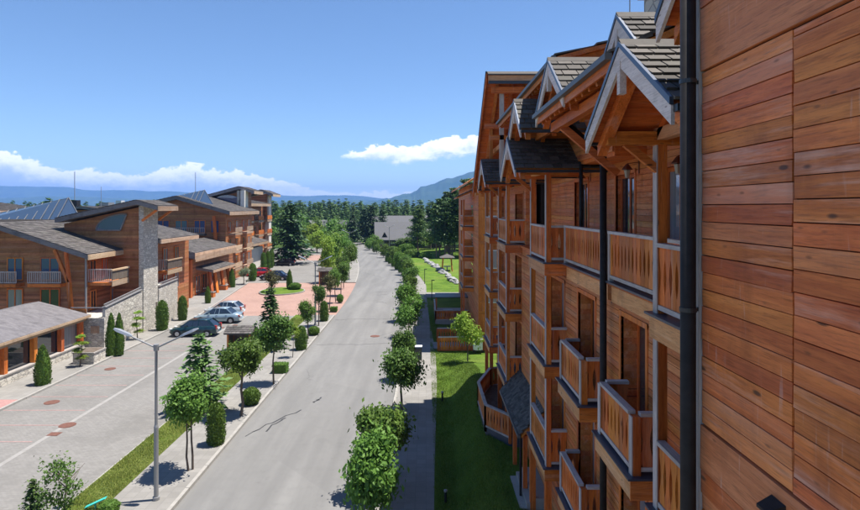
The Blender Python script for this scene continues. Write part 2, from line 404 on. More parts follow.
grass('lawn', (.075, .15, .018), (.16, .26, .034), (.27, .27, .075)); grass('verge_grass', (.07, .13, .018), (.15, .215, .032), (.27, .235, .09))
grass('meadow', (.04, .085, .016), (.07, .125, .022), (.12, .13, .04))
def leaves(name, c1, c2, trans=.3):
    m, t, b, o = newmat(name); nt = m.node_tree; nt.nodes.remove(b)
    g = t.n('ShaderNodeNewGeometry'); r = g.outputs['Random Per Island']; ob = t.n('ShaderNodeObjectInfo').outputs['Random']
    n = t.noise(g.outputs['Position'], 1.3, 3)
    f = t.math('ADD', t.math('MULTIPLY', r, .6), t.math('MULTIPLY', n, .4))
    c = t.mix(f, c1, c2)
    hs = t.n('ShaderNodeHueSaturation'); t.put(hs.inputs['Color'], c); t.put(hs.inputs['Value'], t.math('ADD', .8, t.math('MULTIPLY', ob, .4)))
    t.put(hs.inputs['Hue'], t.math('ADD', .488, t.math('MULTIPLY', ob, .024)))
    d = t.n('ShaderNodeBsdfPrincipled'); t.put(d.inputs['Base Color'], hs.outputs[0]); d.inputs['Roughness'].default_value = .55; d.inputs['Specular IOR Level'].default_value = .25
    tr = t.n('ShaderNodeBsdfTranslucent'); t.put(tr.inputs[0], hs.outputs[0])
    mx = t.n('ShaderNodeMixShader'); mx.inputs[0].default_value = trans
    nt.links.new(d.outputs[0], mx.inputs[1]); nt.links.new(tr.outputs[0], mx.inputs[2]); nt.links.new(mx.outputs[0], o.inputs[0])
leaves('leaf_maple', (.075, .155, .024), (.17, .29, .05), .35); leaves('leaf_dark', (.055, .125, .022), (.13, .235, .04)); leaves('leaf_lime', (.17, .29, .03), (.34, .47, .07), .42)
leaves('leaf_thuja', (.07, .14, .022), (.15, .25, .04), .2); leaves('needle_spruce', (.034, .08, .025), (.09, .165, .045), .15)
leaves('needle_forest', (.05, .105, .032), (.13, .21, .058), .18); leaves('needle_bright', (.06, .125, .03), (.15, .24, .06), .15); leaves('needle_pine', (.02, .052, .02), (.055, .105, .034), .1)
leaves('grass_dry', (.15, .21, .035), (.36, .36, .10), .3); leaves('grass_blade', (.085, .16, .02), (.24, .31, .06), .3); leaves('leaf_olive', (.10, .14, .075), (.20, .25, .14), .2); leaves('leaf_redbrown', (.06, .07, .025), (.14, .13, .05), .3)
wood('bark', (.10, .075, .055), (.20, .16, .125), 'z', (.25, .22, .2), .3, .9, knots=False)
wood('pine_bark', (.16, .10, .07), (.28, .19, .14), 'z', (.25, .22, .2), .3, .9, knots=False)
def rocky():
    m, t, b, o = newmat('white_rock'); n = t.noise(pos(t), 5, 6, .7)
    t.put(b.inputs['Base Color'], t.ramp(n, [(.3, (.16, .155, .15)), (.65, (.42, .41, .40))])); b.inputs['Roughness'].default_value = .9; bump(t, b, n, .6, .05)
rocky()
def mountain():
    m, t, b, o = newmat('mountain_forest'); P = pos(t)
    n = t.noise(P, .006, 6, .65); c = t.mix(t.smooth(n, .35, .65), (.020, .05, .022), (.05, .085, .032))
    t.put(b.inputs['Base Color'], c); b.inputs['Roughness'].default_value = 1; b.inputs['Specular IOR Level'].default_value = 0
mountain()
M = MAT

# ------------------------------------------------------------------ ground, road, pavements
def cv(y):
    """sideways drift of the street: it bends left beyond 57 m"""
    return 0 if y < 57 else -.0012*(min(y, 190)-57)**2 - max(0, y-190)*.32
def strip(name, mat, x0, x1, y0, y1, z, step=3, curve=True, thick=.3):
    """a paving sheet with a body below it; x0/x1 may be functions of y"""
    f0 = x0 if callable(x0) else (lambda y: x0+(cv(y) if curve else 0))
    f1 = x1 if callable(x1) else (lambda y: x1+(cv(y) if curve else 0))
    n = max(1, int((y1-y0)/step)); b = MB(); vs = []; fs = []
    for i in range(n+1):
        y = y0+(y1-y0)*i/n; a, c = f0(y), f1(y)
        vs += [(a, y, z), (c, y, z), (c, y, z-thick), (a, y, z-thick)]
    for i in range(n):
        o = 4*i
        fs += [(o, o+1, o+5, o+4), (o+1, o+2, o+6, o+5), (o+3, o, o+4, o+7)]
    fs += [(0, 3, 2, 1), (4*n, 4*n+1, 4*n+2, 4*n+3)]
    b.add(vs, fs); return tag(b.build(name, mat), kind='structure')
g = MB(); S = 24000; g.add([(-S, -S, -.4), (S, -S, -.4), (S, S, -.4), (-S, S, -.4)], [(0, 1, 2, 3)])
tag(g.build('ground', M['meadow']), kind='structure')
# meadow sheet round the street, a little proud of the plain
g = MB(); g.add([(-400, -60, -.06), (400, -60, -.06), (400, 700, -.06), (-400, 700, -.06)], [(0, 1, 2, 3)]); tag(g.build('meadow', M['meadow']), kind='structure')
XL, XR = -9.5, -1.9
strip('road', M['asphalt'], XL, XR, -30, 330, 0)
strip('pavement_left', M['walk_pavers'], XL-2.6, XL-.15, -30, 60, .12)
strip('pavement_far_left', M['walk_pavers'], XL-2.6, XL-.15, 86, 200, .12)
strip('grass_verge', M['verge_grass'], XL-4.1, XL-2.6, -30, 60, .135)
strip('grass_verge_far', M['verge_grass'], XL-5.2, XL-2.6, 86, 200, .135)
strip('verge_edging', M['kerb_stone'], XL-4.2, XL-4.1, -30, 60, .10)
strip('plaza', M['plaza_pavers'], -23.7, XL-4.2, -30, 60, .02, curve=False)
strip('entrance_paving', M['red_pavers'], lambda y: -23.7-(y-60)*.11, XL, 60, 86, .015)
strip('parking_yard', M['plaza_pavers'], lambda y: -27-(y-86)*.2, lambda y: XL-5.2+cv(y), 86, 160, .02)
strip('crossing_paving', M['red_pavers'], lambda y: -26.5-(y-118)*.25, lambda y: -18-(y-118)*.2, 122, 136, .026)
strip('forecourt', M['walk_pavers'], lambda y: -40, lambda y: -23.85 if y < 60 else -23.85-(y-60)*.11, 33.6, 86, .12, step=2)
strip('forecourt_far', M['walk_pavers'], lambda y: -46, lambda y: -27.15-(y-86)*.2, 86, 150, .12, step=2)
strip('pink_forecourt', M['pink_pavers'], -40, -23.85, -30, 33.6, .12, curve=False)
def stones(struct, x0, x1, y0, y1, zt, L=1.0):
    me = MB().box(0, x1-x0, .006, L-.006, -.25, zt).mesh('kerb_stone', M['kerb_stone'])
    y = y0
    while y < y1-.01:
        inst('kerb_stone', me, (x0+R.uniform(-.006, .006), y, R.uniform(-.006, .004)), struct); y += L
kb = strip('kerb_bed', M['concrete'], XL-.16, XL-.012, -30, 60, .05); stones(kb, XL-.15, XL, 17, 60, .14)
tag(strip('kerb_far', M['kerb_stone'], XL-.15, XL, 86, 200, .13), kind='structure')
kb = strip('plaza_kerb_bed', M['concrete'], -23.84, -23.71, -30, 60, .05, curve=False); stones(kb, -23.85, -23.7, 28, 60, .14)
strip('kerb_apron', M['kerb_stone'], lambda y: -23.85-(y-60)*.11, lambda y: -23.7-(y-60)*.11, 60, 86, .13)
def xr2(y):
    P = [(-30, .3), (22, .3), (37, .7), (45, .75), (56, .35), (70, .1), (84, .0), (95, -1.2), (110, -3.2), (200, -3.2+cv(200)-cv(110))]
    for (a, u), (b, w) in zip(P, P[1:]):
        if y <= b: return u+(w-u)*max(0, (y-a)/(b-a))
    return P[-1][1]
kb = strip('kerb_bed_right', M['concrete'], XR+.012, XR+.16, -30, 60, .05); stones(kb, XR, XR+.15, 17, 60, .14)
strip('kerb_right_far', M['kerb_stone'], XR, XR+.15, 60, 200, .13)
strip('pavement_right', M['walk_pavers'], lambda y: XR+.15+cv(y), lambda y: max(xr2(y), XR+1.2+cv(y)), -30, 200, .12)
# planted strip between kerb and right pavement
strip('planting_strip', M['verge_grass'], lambda y: XR+.15+cv(y), lambda y: XR+.75+cv(y), 62, 200, .16)
def lawn_z(x, y):
    t = min(1, max(0, (x-.9)/1.7)); t = t*t*(3-2*t)
    e = 1 if y < 35 else max(0, 1-(y-35)/7)
    return .10+1.32*t*e+.02*math.sin(x*1.7+y*.6)+.25*(0 if y < 80 else min(1, (y-80)/40))
vs = []; fs = []; xs = [0, .3, .6, .9, 1.2, 1.5, 1.8, 2.1, 2.4, 2.7, 3.2, 4.2, 6, 9, 14, 22, 40]; ys = [-20+2.5*i for i in range(70)]
for y in ys:
    for x in xs: vs.append((xr2(y)-.04+x, y, lawn_z(x+xr2(y)*.3, y)))
w = len(xs)
for j in range(len(ys)-1):
    for i in range(w-1): fs.append((j*w+i, j*w+i+1, (j+1)*w+i+1, (j+1)*w+i))
g = MB(); g.add(vs, fs); tag(g.build('lawn', M['lawn'], smooth=True), kind='structure')
strip('garden_path', M['walk_pavers'], lambda y: xr2(y)-.1, lambda y: 14, 71.5, 75.5, .17, curve=False)
strip('entrance_path', M['walk_pavers'], lambda y: xr2(y)-.1, lambda y: 4.6, 45.4, 47.6, .19, curve=False)
# traffic island in the red paving
b = MB(); P = []
for i in range(28):
    t = 2*math.pi*i/28; P.append((-19.7+2.9*math.cos(t)*(1+.15*math.cos(t)), 77+3.4*math.sin(t)))
b.prism(P, 'z', 0, .16); tag(b.build('traffic_island', M['lawn']), kind='structure')
b = MB()
for (x0, y0), (x1, y1) in zip(P, P[1:]+P[:1]): b.bar((x0, y0, .08), (x1, y1, .08), .14, .2)
tag(b.build('island_kerb', M['kerb_stone']), kind='structure')
# parking-bay lines, drain band, manholes, road repairs
for y in (25.6, 27.8, 29.9, 32.1, 34.4, 36.6, 38.8, 41.0, 43.2, 45.4, 47.6):
    tag(box('parking_line', M['red_line'], None, -23.65, -19.1, y-.05, y+.05, .02, .026), kind='structure')
tag(box('drain_band', M['concrete'], None, -18.9, -18.66, 8, 60, .0, .0265), kind='structure')
for i, (x, y, r, lab) in enumerate([(-21.8, 33.4, .36, 'rust red round manhole cover by the parking bay lines'), (-18.7, 29.9, .36, 'rust red round manhole cover on the pale drain band'),
        (-22.2, 40.3, .32, 'rust red round manhole cover near the pink kerb sidewalk'), (-4.5, 50.6, .38, 'round iron manhole cover in the asphalt street'),
        (-19.3, 54.0, .28, 'round manhole cover behind the silver saloon car'), (-18.4, 55.2, .24, 'small round manhole cover off the tail of the silver saloon car')]):
    b = MB(); zb = .0 if x > -9 else .02; b.lathe((x, y), [(r+.05, zb), (r+.05, zb+.012), (r, zb+.012), (r, zb+.02), (r*.5, zb+.024), (.02, zb+.024)], 20)
    tag(b.build('manhole_cover', M['rust']), lab, 'manhole', 'manhole covers')
tag(MB().box(-18.9, -18.35, 28.5, 28.95, .02, .036).build('drain_grate', M['rust']), 'square dark drain grate beside the pale drain band', 'drain')
def squiggle(name, pts, wd, z, mat):
    b = MB()
    for p, q in zip(pts, pts[1:]): b.bar((*p, z), (*q, z), wd*R.uniform(.6, 1.3), .006)
    return tag(b.build(name, mat), kind='structure')
for k, (sx, sy, ex, ey, n) in enumerate([(-8.9, 28.6, -7.0, 32.4, 9), (-8.2, 29.3, -7.6, 31.0, 6), (-6.6, 33.2, -6.2, 34.6, 5), (-7.2, 76.5, -5.2, 77.4, 6), (-5.8, 69, -4.6, 68, 6), (-9.2, 58, -2.6, 58.6, 14),
                                         (-6.4, 74, -5.0, 74.8, 5), (-3.4, 58.2, -3.0, 55, 5), (-9.0, 47.5, -2.2, 47.9, 12)]):
    pts = [(sx+(ex-sx)*i/n+R.uniform(-.16, .16), sy+(ey-sy)*i/n+R.uniform(-.25, .25)) for i in range(n+1)]
    squiggle('road_crack', pts, .085 if k < 3 else .04, .004, M['crack_seal'])

# ------------------------------------------------------------------ mountains
def ridge(name, pts, depth, seed, amp, base=-30):
    """pts: (x, y, height) crest points; a ridge body with noisy crest falling away both sides"""
    rr = random.Random(seed); ph = [(rr.uniform(.4, 4), rr.uniform(0, 7), rr.uniform(.3, 1)) for _ in range(9)]
    n = 140; vs = []; fs = []; L = len(pts)-1; rows = [(-1, 0), (-.72, .2), (-.45, .45), (-.22, .76), (0, 1), (.3, .8), (1, 0)]
    for i in range(n+1):
        u = i/n*L; k = min(L-1, int(u)); f = u-k; f2 = f*f*(3-2*f); a, c = pts[k], pts[k+1]
        x = a[0]+(c[0]-a[0])*f; y = a[1]+(c[1]-a[1])*f; h = a[2]+(c[2]-a[2])*f2
        h += amp*sum(q*math.sin(w_*i*.35+p)/(1+.5*w_) for w_, p, q in ph)*.35
        d = Vector((x, y, 0)).normalized()
        for j, (t, s) in enumerate(rows):
            g_ = amp*.8*sum(q*math.sin(w_*(i*.5+j*2.3)+p*2) for w_, p, q in ph[:5])*.25*(1 if 0 < j < 6 else 0)
            vs.append((x+d.x*depth*t, y+d.y*depth*t, base+(h-base)*s+g_*(.0 if j == 4 else 1)))
    m = len(rows)
    for i in range(n):
        for j in range(m-1): fs.append((i*m+j, (i+1)*m+j, (i+1)*m+j+1, i*m+j+1))
    b = MB(); b.add(vs, fs); return tag(b.build(name, M['mountain_forest'], smooth=True), kind='structure')
ridge('hills_far', [(-13583, 9200, 397), (-10051, 9200, 333), (-7803, 9200, 316), (-6840, 9200, 349), (-6037, 9200, 333), (-5234, 9200, 284), (-4431, 9200, 268), (-3147, 9200, 220), (-2023, 9200, 188), (-1220, 9200, 196), (-417, 9200, 140), (867, 9200, 156), (4399, 9200, 300)], 1500, 3, 22)
ridge('hills_middle', [(-10040, 6800, 166), (-6836, 6800, 142), (-5055, 6800, 118), (-4343, 6800, 142), (-3513, 6800, 106), (-2445, 6800, 83), (-1495, 6800, 83), (-546, 6800, 94), (-71, 6800, 118), (1116, 6800, 154)], 1200, 5, 16)
ridge('mountain_right', [(-840, 5600, 21), (-401, 5600, 90), (-156, 5600, 148), (-10, 5600, 217), (235, 5600, 295), (508, 5600, 363), (1114, 5600, 393), (2091, 5600, 363), (3655, 5600, 324), (5610, 5600, 305)], 1300, 9, 14)

# ------------------------------------------------------------------ chalet hotel on the right
HOT = empty('chalet_hotel', (4.1, 15, 0), 'long orange timber chalet hotel with stacked balconies along the lawn', 'building')
def zz(r): return ZC+r
FL = [-1.6, -4.55, -7.5]                 # floor levels A, B, C
GB = zz(-9.95)                            # ground at the building
# --- near wall: planks as single boards
WX = 2.24
wall = MB().box(WX+.03, 7.5, 1.0, 4.6, GB-1.5, zz(5)).build('near_wall', M['dark_inside'], HOT)
seams = [4.66, 3.5, 2.3, 1.0]
def nplank(y0, y1, z0, z1, mat, nm='plank', dx=0):
    c = .0022; b = MB()
    # bevelled board, proud of the wall
    x1 = WX+.03; x0 = WX+dx
    q = [R.uniform(-.0022, .0022) for _ in range(4)]; xs_ = [x0+R.uniform(-.003, .003) for _ in range(4)]
    b.hexa([(x1, y0, z0), (x1, y1, z0), (x1, y1, z1), (x1, y0, z1)], [(xs_[0], y0+c, z0+c+q[0]), (xs_[1], y1-c, z0+c+q[1]), (xs_[2], y1-c, z1-c+q[2]), (xs_[3], y0+c, z1-c+q[3])])
    return b.build(nm, mat, wall)
for k in range(3):
    z = zz(-1.75); off = (0, .035, -.02)[k]; i = 0
    while z < zz(1.05):
        h = .136 if k == 0 else .141
        z1 = min(z+h-(0 if i else off), zz(1.085)); nplank(seams[k+1]+.006, seams[k]-.006, z+.0015, z1-.0015, M['near_plank'], dx=R.uniform(-.003, .003)); z = z1; i += 1
    z = zz(-4.4)
    while z < zz(-2.32):
        nplank(seams[k+1]+.004, seams[k]-.004, z+.004, z+.136, M['near_plank'], dx=R.uniform(-.003, .003)); z += .14
nplank(1.0, 4.66, zz(1.10), zz(1.60), M['near_fascia'], 'fascia_board', -.012)
nplank(1.0, 4.66, zz(1.61), zz(2.1), M['near_fascia'], 'fascia_board', -.012)
nplank(1.0, 4.66, zz(2.11), zz(2.9), M['near_fascia'], 'fascia_board', -.012)
nplank(1.0, 4.66, zz(-2.12), zz(-1.765), M['near_fascia'], 'fascia_board', -.012)
nplank(1.0, 4.66, zz(-2.31), zz(-2.13), M['near_plank'], 'fascia_board', -.004)
MB().box(WX-.02, WX+.1, 4.665, 4.76, zz(-9), zz(2.9)).build('corner_board', M['grey_post'], wall)  # pale grey holds the bluish-white reflection along the wall edge as colour
# --- black downpipe on the corner
b = MB(); b.cyl((2.13, 4.66, zz(-9.9)), (2.13, 4.66, zz(4)), .06, n=20)
dp = b.build('downpipe', M['pipe_black'], HOT, smooth=True)
for zr in (-2.6, -.85, 1.0, 2.6):
    b = MB(); b.cyl((2.13, 4.66, zz(zr)), (2.13, 4.66, zz(zr+.035)), .067, n=20); b.bar((2.13, 4.66, zz(zr+.017)), (2.3, 4.7, zz(zr+.017)), .02, .03)
    b.build('pipe_clip', M['gutter'], dp)
b = MB(); b.cyl((3.88, 12.55, zz(-9.9)), (3.88, 12.55, zz(1.1)), .075, n=14); b.cyl((3.88, 12.55, zz(1.1)), (3.0, 12.55, zz(1.9)), .07, n=14)
b.build('downpipe', M['pipe_black'], HOT, smooth=True)
b = MB(); b.cyl((4.35, 16.1, zz(-1.6)), (4.35, 16.1, zz(1.2)), .05, n=12); b.build('downpipe', M['pipe_black'], HOT, smooth=True)
# --- cladding
def clad(name, parent, X, y0, y1, z0, z1, openings=(), ph=.14, t=.03, mat='clad_y'):
    """planks on a wall facing the street, cut round openings (ya, yb, za, zb)"""
    b = MB(); z = z0
    while z < z1-.001:
        zt = min(z+ph, z1); iv = [(y0, y1)]
        for (a, c, d, e) in openings:
            if zt > d+.01 and z < e-.01:
                iv = [q for (p, r) in iv for q in ((p, min(r, a)), (max(p, c), r)) if q[1]-q[0] > .01]
        for p, r in iv: b.box(X-t+R.uniform(-.002, .002), X, p, r, z+.005, zt-.005)
        z = zt
    b.box(X-.002, X+.04, y0, y1, z0, z1) if not openings else None
    return b.build(name, M[mat], parent, 'stuff')
def backing(parent, X0, X1, y0, y1, z0, z1, openings, mat='clad_y', name='wall_core'):
    b = MB(); ys = sorted({y0, y1, *[o[0] for o in openings], *[o[1] for o in openings]}); ys = [y for y in ys if y0 <= y <= y1]
    for a, c in zip(ys, ys[1:]):
        zs = [(z0, z1)]
        for (p, q, d, e) in openings:
            if p <= a+1e-6 and q >= c-1e-6: zs = [s for (u, w_) in zs for s in ((u, min(w_, d)), (max(u, e), w_)) if s[1]-s[0] > .01]
        for u, w_ in zs: b.box(X0, X1, a, c, u, w_)
    return b.build(name, M[mat], parent)
BAYS = [(6.25, 8.72), (16.55, 19.05), (24.7, 27.5), (30.9, 33.4)]
DOORS = []
for f in FL[1:]:
    for (a, c) in ((13.8, 15.3), (10.6, 11.95)): DOORS.append((a, c, zz(f+.05), zz(f+2.3)))
    for (a, c) in ((6.6, 8.4), (16.85, 18.75), (25.0, 27.2), (31.2, 33.1)): DOORS.append((a, c, zz(f+.05), zz(f+2.3)))
for (a, c) in ((25.0, 27.2), (31.2, 33.1)): DOORS.append((a, c, zz(FL[0]+.05), zz(FL[0]+2.2)))
lowd = [d for d in DOORS if d[2] < zz(-1.7)]
clad('plank_cladding', HOT, 4.1, 4.7, 24.4, GB-1.2, zz(-2.05), lowd)
backing(HOT, 4.1, 4.55, 4.7, 24.4, GB-1.2, zz(-1.75), lowd)
clad('plank_cladding', HOT, 4.28, 24.4, 34.4, GB-1.2, zz(2.6), DOORS)
backing(HOT, 4.28, 4.7, 24.4, 34.4, GB-1.2, zz(2.6), DOORS)
clad('plank_cladding', HOT, 5.2, 4.7, 24.4, zz(-1.6), zz(3.5), [(14.2, 15.6, zz(-1.5), zz(.85)), (18.3, 19.9, zz(-1.5), zz(.85)), (11.3, 12.6, zz(-1.5), zz(.85)), (7.2, 8.4, zz(-1.5), zz(.85))])
backing(HOT, 5.2, 5.45, 4.7, 24.4, zz(-1.6), zz(3.5), [(14.2, 15.6, zz(-1.5), zz(.85)), (18.3, 19.9, zz(-1.5), zz(.85)), (11.3, 12.6, zz(-1.5), zz(.85)), (7.2, 8.4, zz(-1.5), zz(.85))])
MB().box(5.5, 12, 4.7, 24.4, GB-1, zz(3.4)).build('inner_mass', M['dark_inside'], HOT)
MB().box(4.9, 12, 24.45, 34.35, GB-1, zz(1)).build('inner_mass', M['dark_inside'], HOT)
# gable end of the hotel to the south is the near wall; north end wall
MB().box(4.3, 12, 34.4, 34.6, GB-1, zz(1.2)).build('end_wall', M['clad_x'], HOT)
# wide pale beam under the gallery
for (a, c) in ((8.8, 12.42), (12.68, 16.4)):
    b = MB(); b.box(4.02, 4.11, a, c, zz(-2.05), zz(-1.72)); b.build('floor_beam', M['pale_beam_y'], HOT)
MB().box(4.02, 5.25, 4.7, 24.4, zz(-1.72), zz(-1.64)).build('gallery_floor', M['stained_wood_y'], HOT)
def door(parent, X, a, c, z0, z1, depth=.38, split=True, curtain=False):
    """timber door frame with glass, set back in a reveal"""
    b = MB(); fw = .09
    b.box(X-.05, X+.02, a-.1, a, z0, z1+.1); b.box(X-.05, X+.02, c, c+.1, z0, z1+.1); b.box(X-.055, X+.025, a-.1, c+.1, z1, z1+.1)
    fr = b.build('door_frame', M['stained_wood_z'], parent)
    b = MB(); Xd = X+depth
    b.box(Xd, Xd+.06, a, a+fw, z0, z1); b.box(Xd, Xd+.06, c-fw, c, z0, z1); b.box(Xd+.002, Xd+.058, a+fw, c-fw, z1-fw, z1); b.box(Xd+.002, Xd+.058, a+fw, c-fw, z0, z0+.14)
    if split: m = (a+c)/2; b.box(Xd+.004, Xd+.056, m-fw/2, m+fw/2, z0+.14, z1-fw)
    b.build('sash', M['stained_wood_z'], fr)
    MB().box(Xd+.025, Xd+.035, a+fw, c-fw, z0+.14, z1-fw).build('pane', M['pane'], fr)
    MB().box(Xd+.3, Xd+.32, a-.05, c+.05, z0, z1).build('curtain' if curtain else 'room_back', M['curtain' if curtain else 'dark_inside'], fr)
for (a, c, z0, z1) in DOORS: door(HOT, 4.1 if a < 24 else 4.28, a, c, z0, z1, .3)
for (a, c) in ((14.2, 15.6), (18.3, 19.9), (11.3, 12.6), (7.2, 8.4)): door(HOT, 5.2, a, c, zz(-1.5), zz(.85), .1)
# --- balustrade boards with lens-shaped slits
def board_mesh(w=.2, h=.8, t=.036, d=.036, L=.52, fr='y', mat='stained_wood_z', n=5):
    hw = w/2-.003; arc = []
    for i in range(n):
        s = -1+2*(i+.5)/n; s = -1+2*i/(n-1); arc.append((hw-d*(1-s*s), s*L/2))
    o = [(-hw, -h/2), (hw, -h/2)]+[(x, z) for x, z in arc]+[(hw, h/2), (-hw, h/2)]+[(-x, z) for x, z in arc[::-1]]
    b = MB(); b.prism([(p[0], p[1]+h/2) for p in o], 'x' if fr == 'y' else 'y', -t/2, t/2)
    return b.mesh('board', M[mat])
BM = {}
def railing(par, p, q, z0, zt, single=True, bw=.2, ends=True, mat='stained_wood_z', matrail=None):
    """top rail, bottom rail, boards between two points, axis-aligned; children of a balcony"""
    along = 'y' if abs(p[0]-q[0]) < abs(p[1]-q[1]) else 'x'
    L = math.hypot(q[0]-p[0], q[1]-p[1]); n = max(1, round(L/bw)); w_ = L/n; h = zt-.07-(z0+.13)
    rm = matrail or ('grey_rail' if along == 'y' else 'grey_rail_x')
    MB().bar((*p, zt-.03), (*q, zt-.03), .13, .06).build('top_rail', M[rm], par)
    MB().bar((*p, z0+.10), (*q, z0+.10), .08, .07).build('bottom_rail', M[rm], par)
    key = (round(w_, 3), round(h, 3), along, mat)
    if key not in BM: BM[key] = board_mesh(w_, h, fr=along, L=h*.62, d=min(.048, w_*.24), mat=mat)
    me = BM[key]
    if single:
        for i in range(n):
            t = (i+.5)/n; inst('board', me, (p[0]+(q[0]-p[0])*t, p[1]+(q[1]-p[1])*t, z0+.135), par)
    else:
        V = np.array([v.co[:] for v in me.vertices]); b = MB()
        fs = [tuple(f.vertices) for f in me.polygons]
        for i in range(n):
            t = (i+.5)/n; b.add((V+np.array((p[0]+(q[0]-p[0])*t, p[1]+(q[1]-p[1])*t, z0+.135))).tolist(), fs)
        b.build('boards', M[mat], par, 'stuff')
def balcony(y0, y1, xf, xw, zf, single=True, south=True, north=False, posts=None, skirt=.38, name='balcony', rail=1.06, parent=None, mats=('pale_beam_y', 'stained_wood_x')):
    """projecting balcony: floor with metal edge, fascia boards, rails and boards; xf front, xw wall"""
    P = parent or HOT
    o = MB().box(xf-.12, xw, y0-.12, y1+.12, zf-.035, zf).build(name, M['flashing'], P)
    MB().box(xf-.06, xw, y0-.06, y1+.06, zf-skirt, zf-.037).build('fascia', M[mats[0]], o)
    MB().box(xf-.075, xw, y0-.10, y0-.063, zf-skirt+.01, zf-.038).build('end_fascia', M[mats[1]], o)
    if posts: z1 = posts
    else: z1 = zf+rail-.06
    for (px, py) in ((xf+.05, y0+.06), (xf+.05, y1-.06)):
        b = MB(); b.box(px-.055, px+.085, py-.07, py+.07, zf+.001, z1); b.build('post', M['stained_wood_z'], o)
        MB().box(px-.075, px-.0555, py-.072, py+.072, zf+.002, z1).build('post_face', M['grey_post'], o)  # weathered grey outer face; its paleness also paints in the sky's reflection
    railing(o, (xf+.03, y0+.14), (xf+.03, y1-.14), zf, zf+rail, single)
    if south: railing(o, (xf+.13, y0+.05), (xw, y0+.05), zf, zf+rail, single)
    if north: railing(o, (xf+.13, y1-.05), (xw, y1-.05), zf, zf+rail, single)
    return o
for k, (a, c) in enumerate(BAYS):
    for i, f in enumerate(FL):
        top = zz(1.0) if i == 0 else zz(FL[i-1]-.38)
        balcony(a, c, 3.48, 4.1 if k < 2 else 4.28, zz(f), single=(k == 0 and i < 2) or (k == 1 and i < 2), posts=top, name='bay_balcony', north=False)
    for (px, py) in ((3.53, a+.06), (3.53, c-.06)):        # legs below the lowest balcony
        b = MB(); b.box(px-.09, px+.09, py-.09, py+.09, GB-.6, zz(FL[2]-.38)); b.build('bay_leg', M['stained_wood_z'], HOT)
for f in FL[1:]:
    balcony(13.2, 15.25, 3.58, 4.07, zz(f), single=(f > -5), north=True, name='small_balcony')
    balcony(9.7, 11.6, 3.50, 4.07, zz(f), single=(f > -5), north=True, name='small_balcony')
# gallery rail at the top floor
for (a, c) in ((8.85, 12.45), (12.65, 16.4)):
    o = MB().box(3.9, 4.14, a, c, zz(-1.64), zz(-1.6)).build('gallery_rail', M['flashing'], HOT)
    railing(o, (4.0, a), (4.0, c), zz(-1.6), zz(-.52), True)
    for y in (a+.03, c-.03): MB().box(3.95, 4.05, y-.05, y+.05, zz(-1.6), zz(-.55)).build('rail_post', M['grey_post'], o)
# --- roofs
SHN = 0
def slope_rows(b, e0, e1, r0, r1, rows, w_, lift=.02, t=.035, jit=.006, single=None):
    """shingle courses on a slope: eave points e0-e1, ridge points r0-r1"""
    e0, e1, r0, r1 = map(Vector, (e0, e1, r0, r1))
    nrm = (e1-e0).cross(r0-e0).normalized()
    if nrm.z < 0: nrm = -nrm
    for j in range(rows):
        a0 = e0.lerp(r0, j/rows); a1 = e1.lerp(r1, j/rows); c0 = e0.lerp(r0, min(1, (j+1.25)/rows)); c1 = e1.lerp(r1, min(1, (j+1.25)/rows))
        L = (a1-a0).length; n = max(1, round(L/w_)); s = (.5 if j % 2 else 0)
        k = -s
        while k < n-.01:
            u0 = max(0, k)/n; u1 = min(n, k+1)/n; k += 1
            if u1-u0 < .02: continue
            g_ = .01/L
            p = [a0.lerp(a1, u0+g_), a0.lerp(a1, u1-g_), c0.lerp(c1, u1-g_), c0.lerp(c1, u0+g_)]
            dz = R.uniform(0, jit); lo = [nrm*(.035+dz), nrm*(.035+dz), nrm*dz, nrm*dz]
            bot = [q+l for q, l in zip(p, lo)]; tp = [q+l+nrm*t for q, l in zip(p, lo)]
            if single is not None:
                MB().hexa(bot, tp).build('shingle', M['shingle_near'], single)
            else: b.hexa(bot, tp)
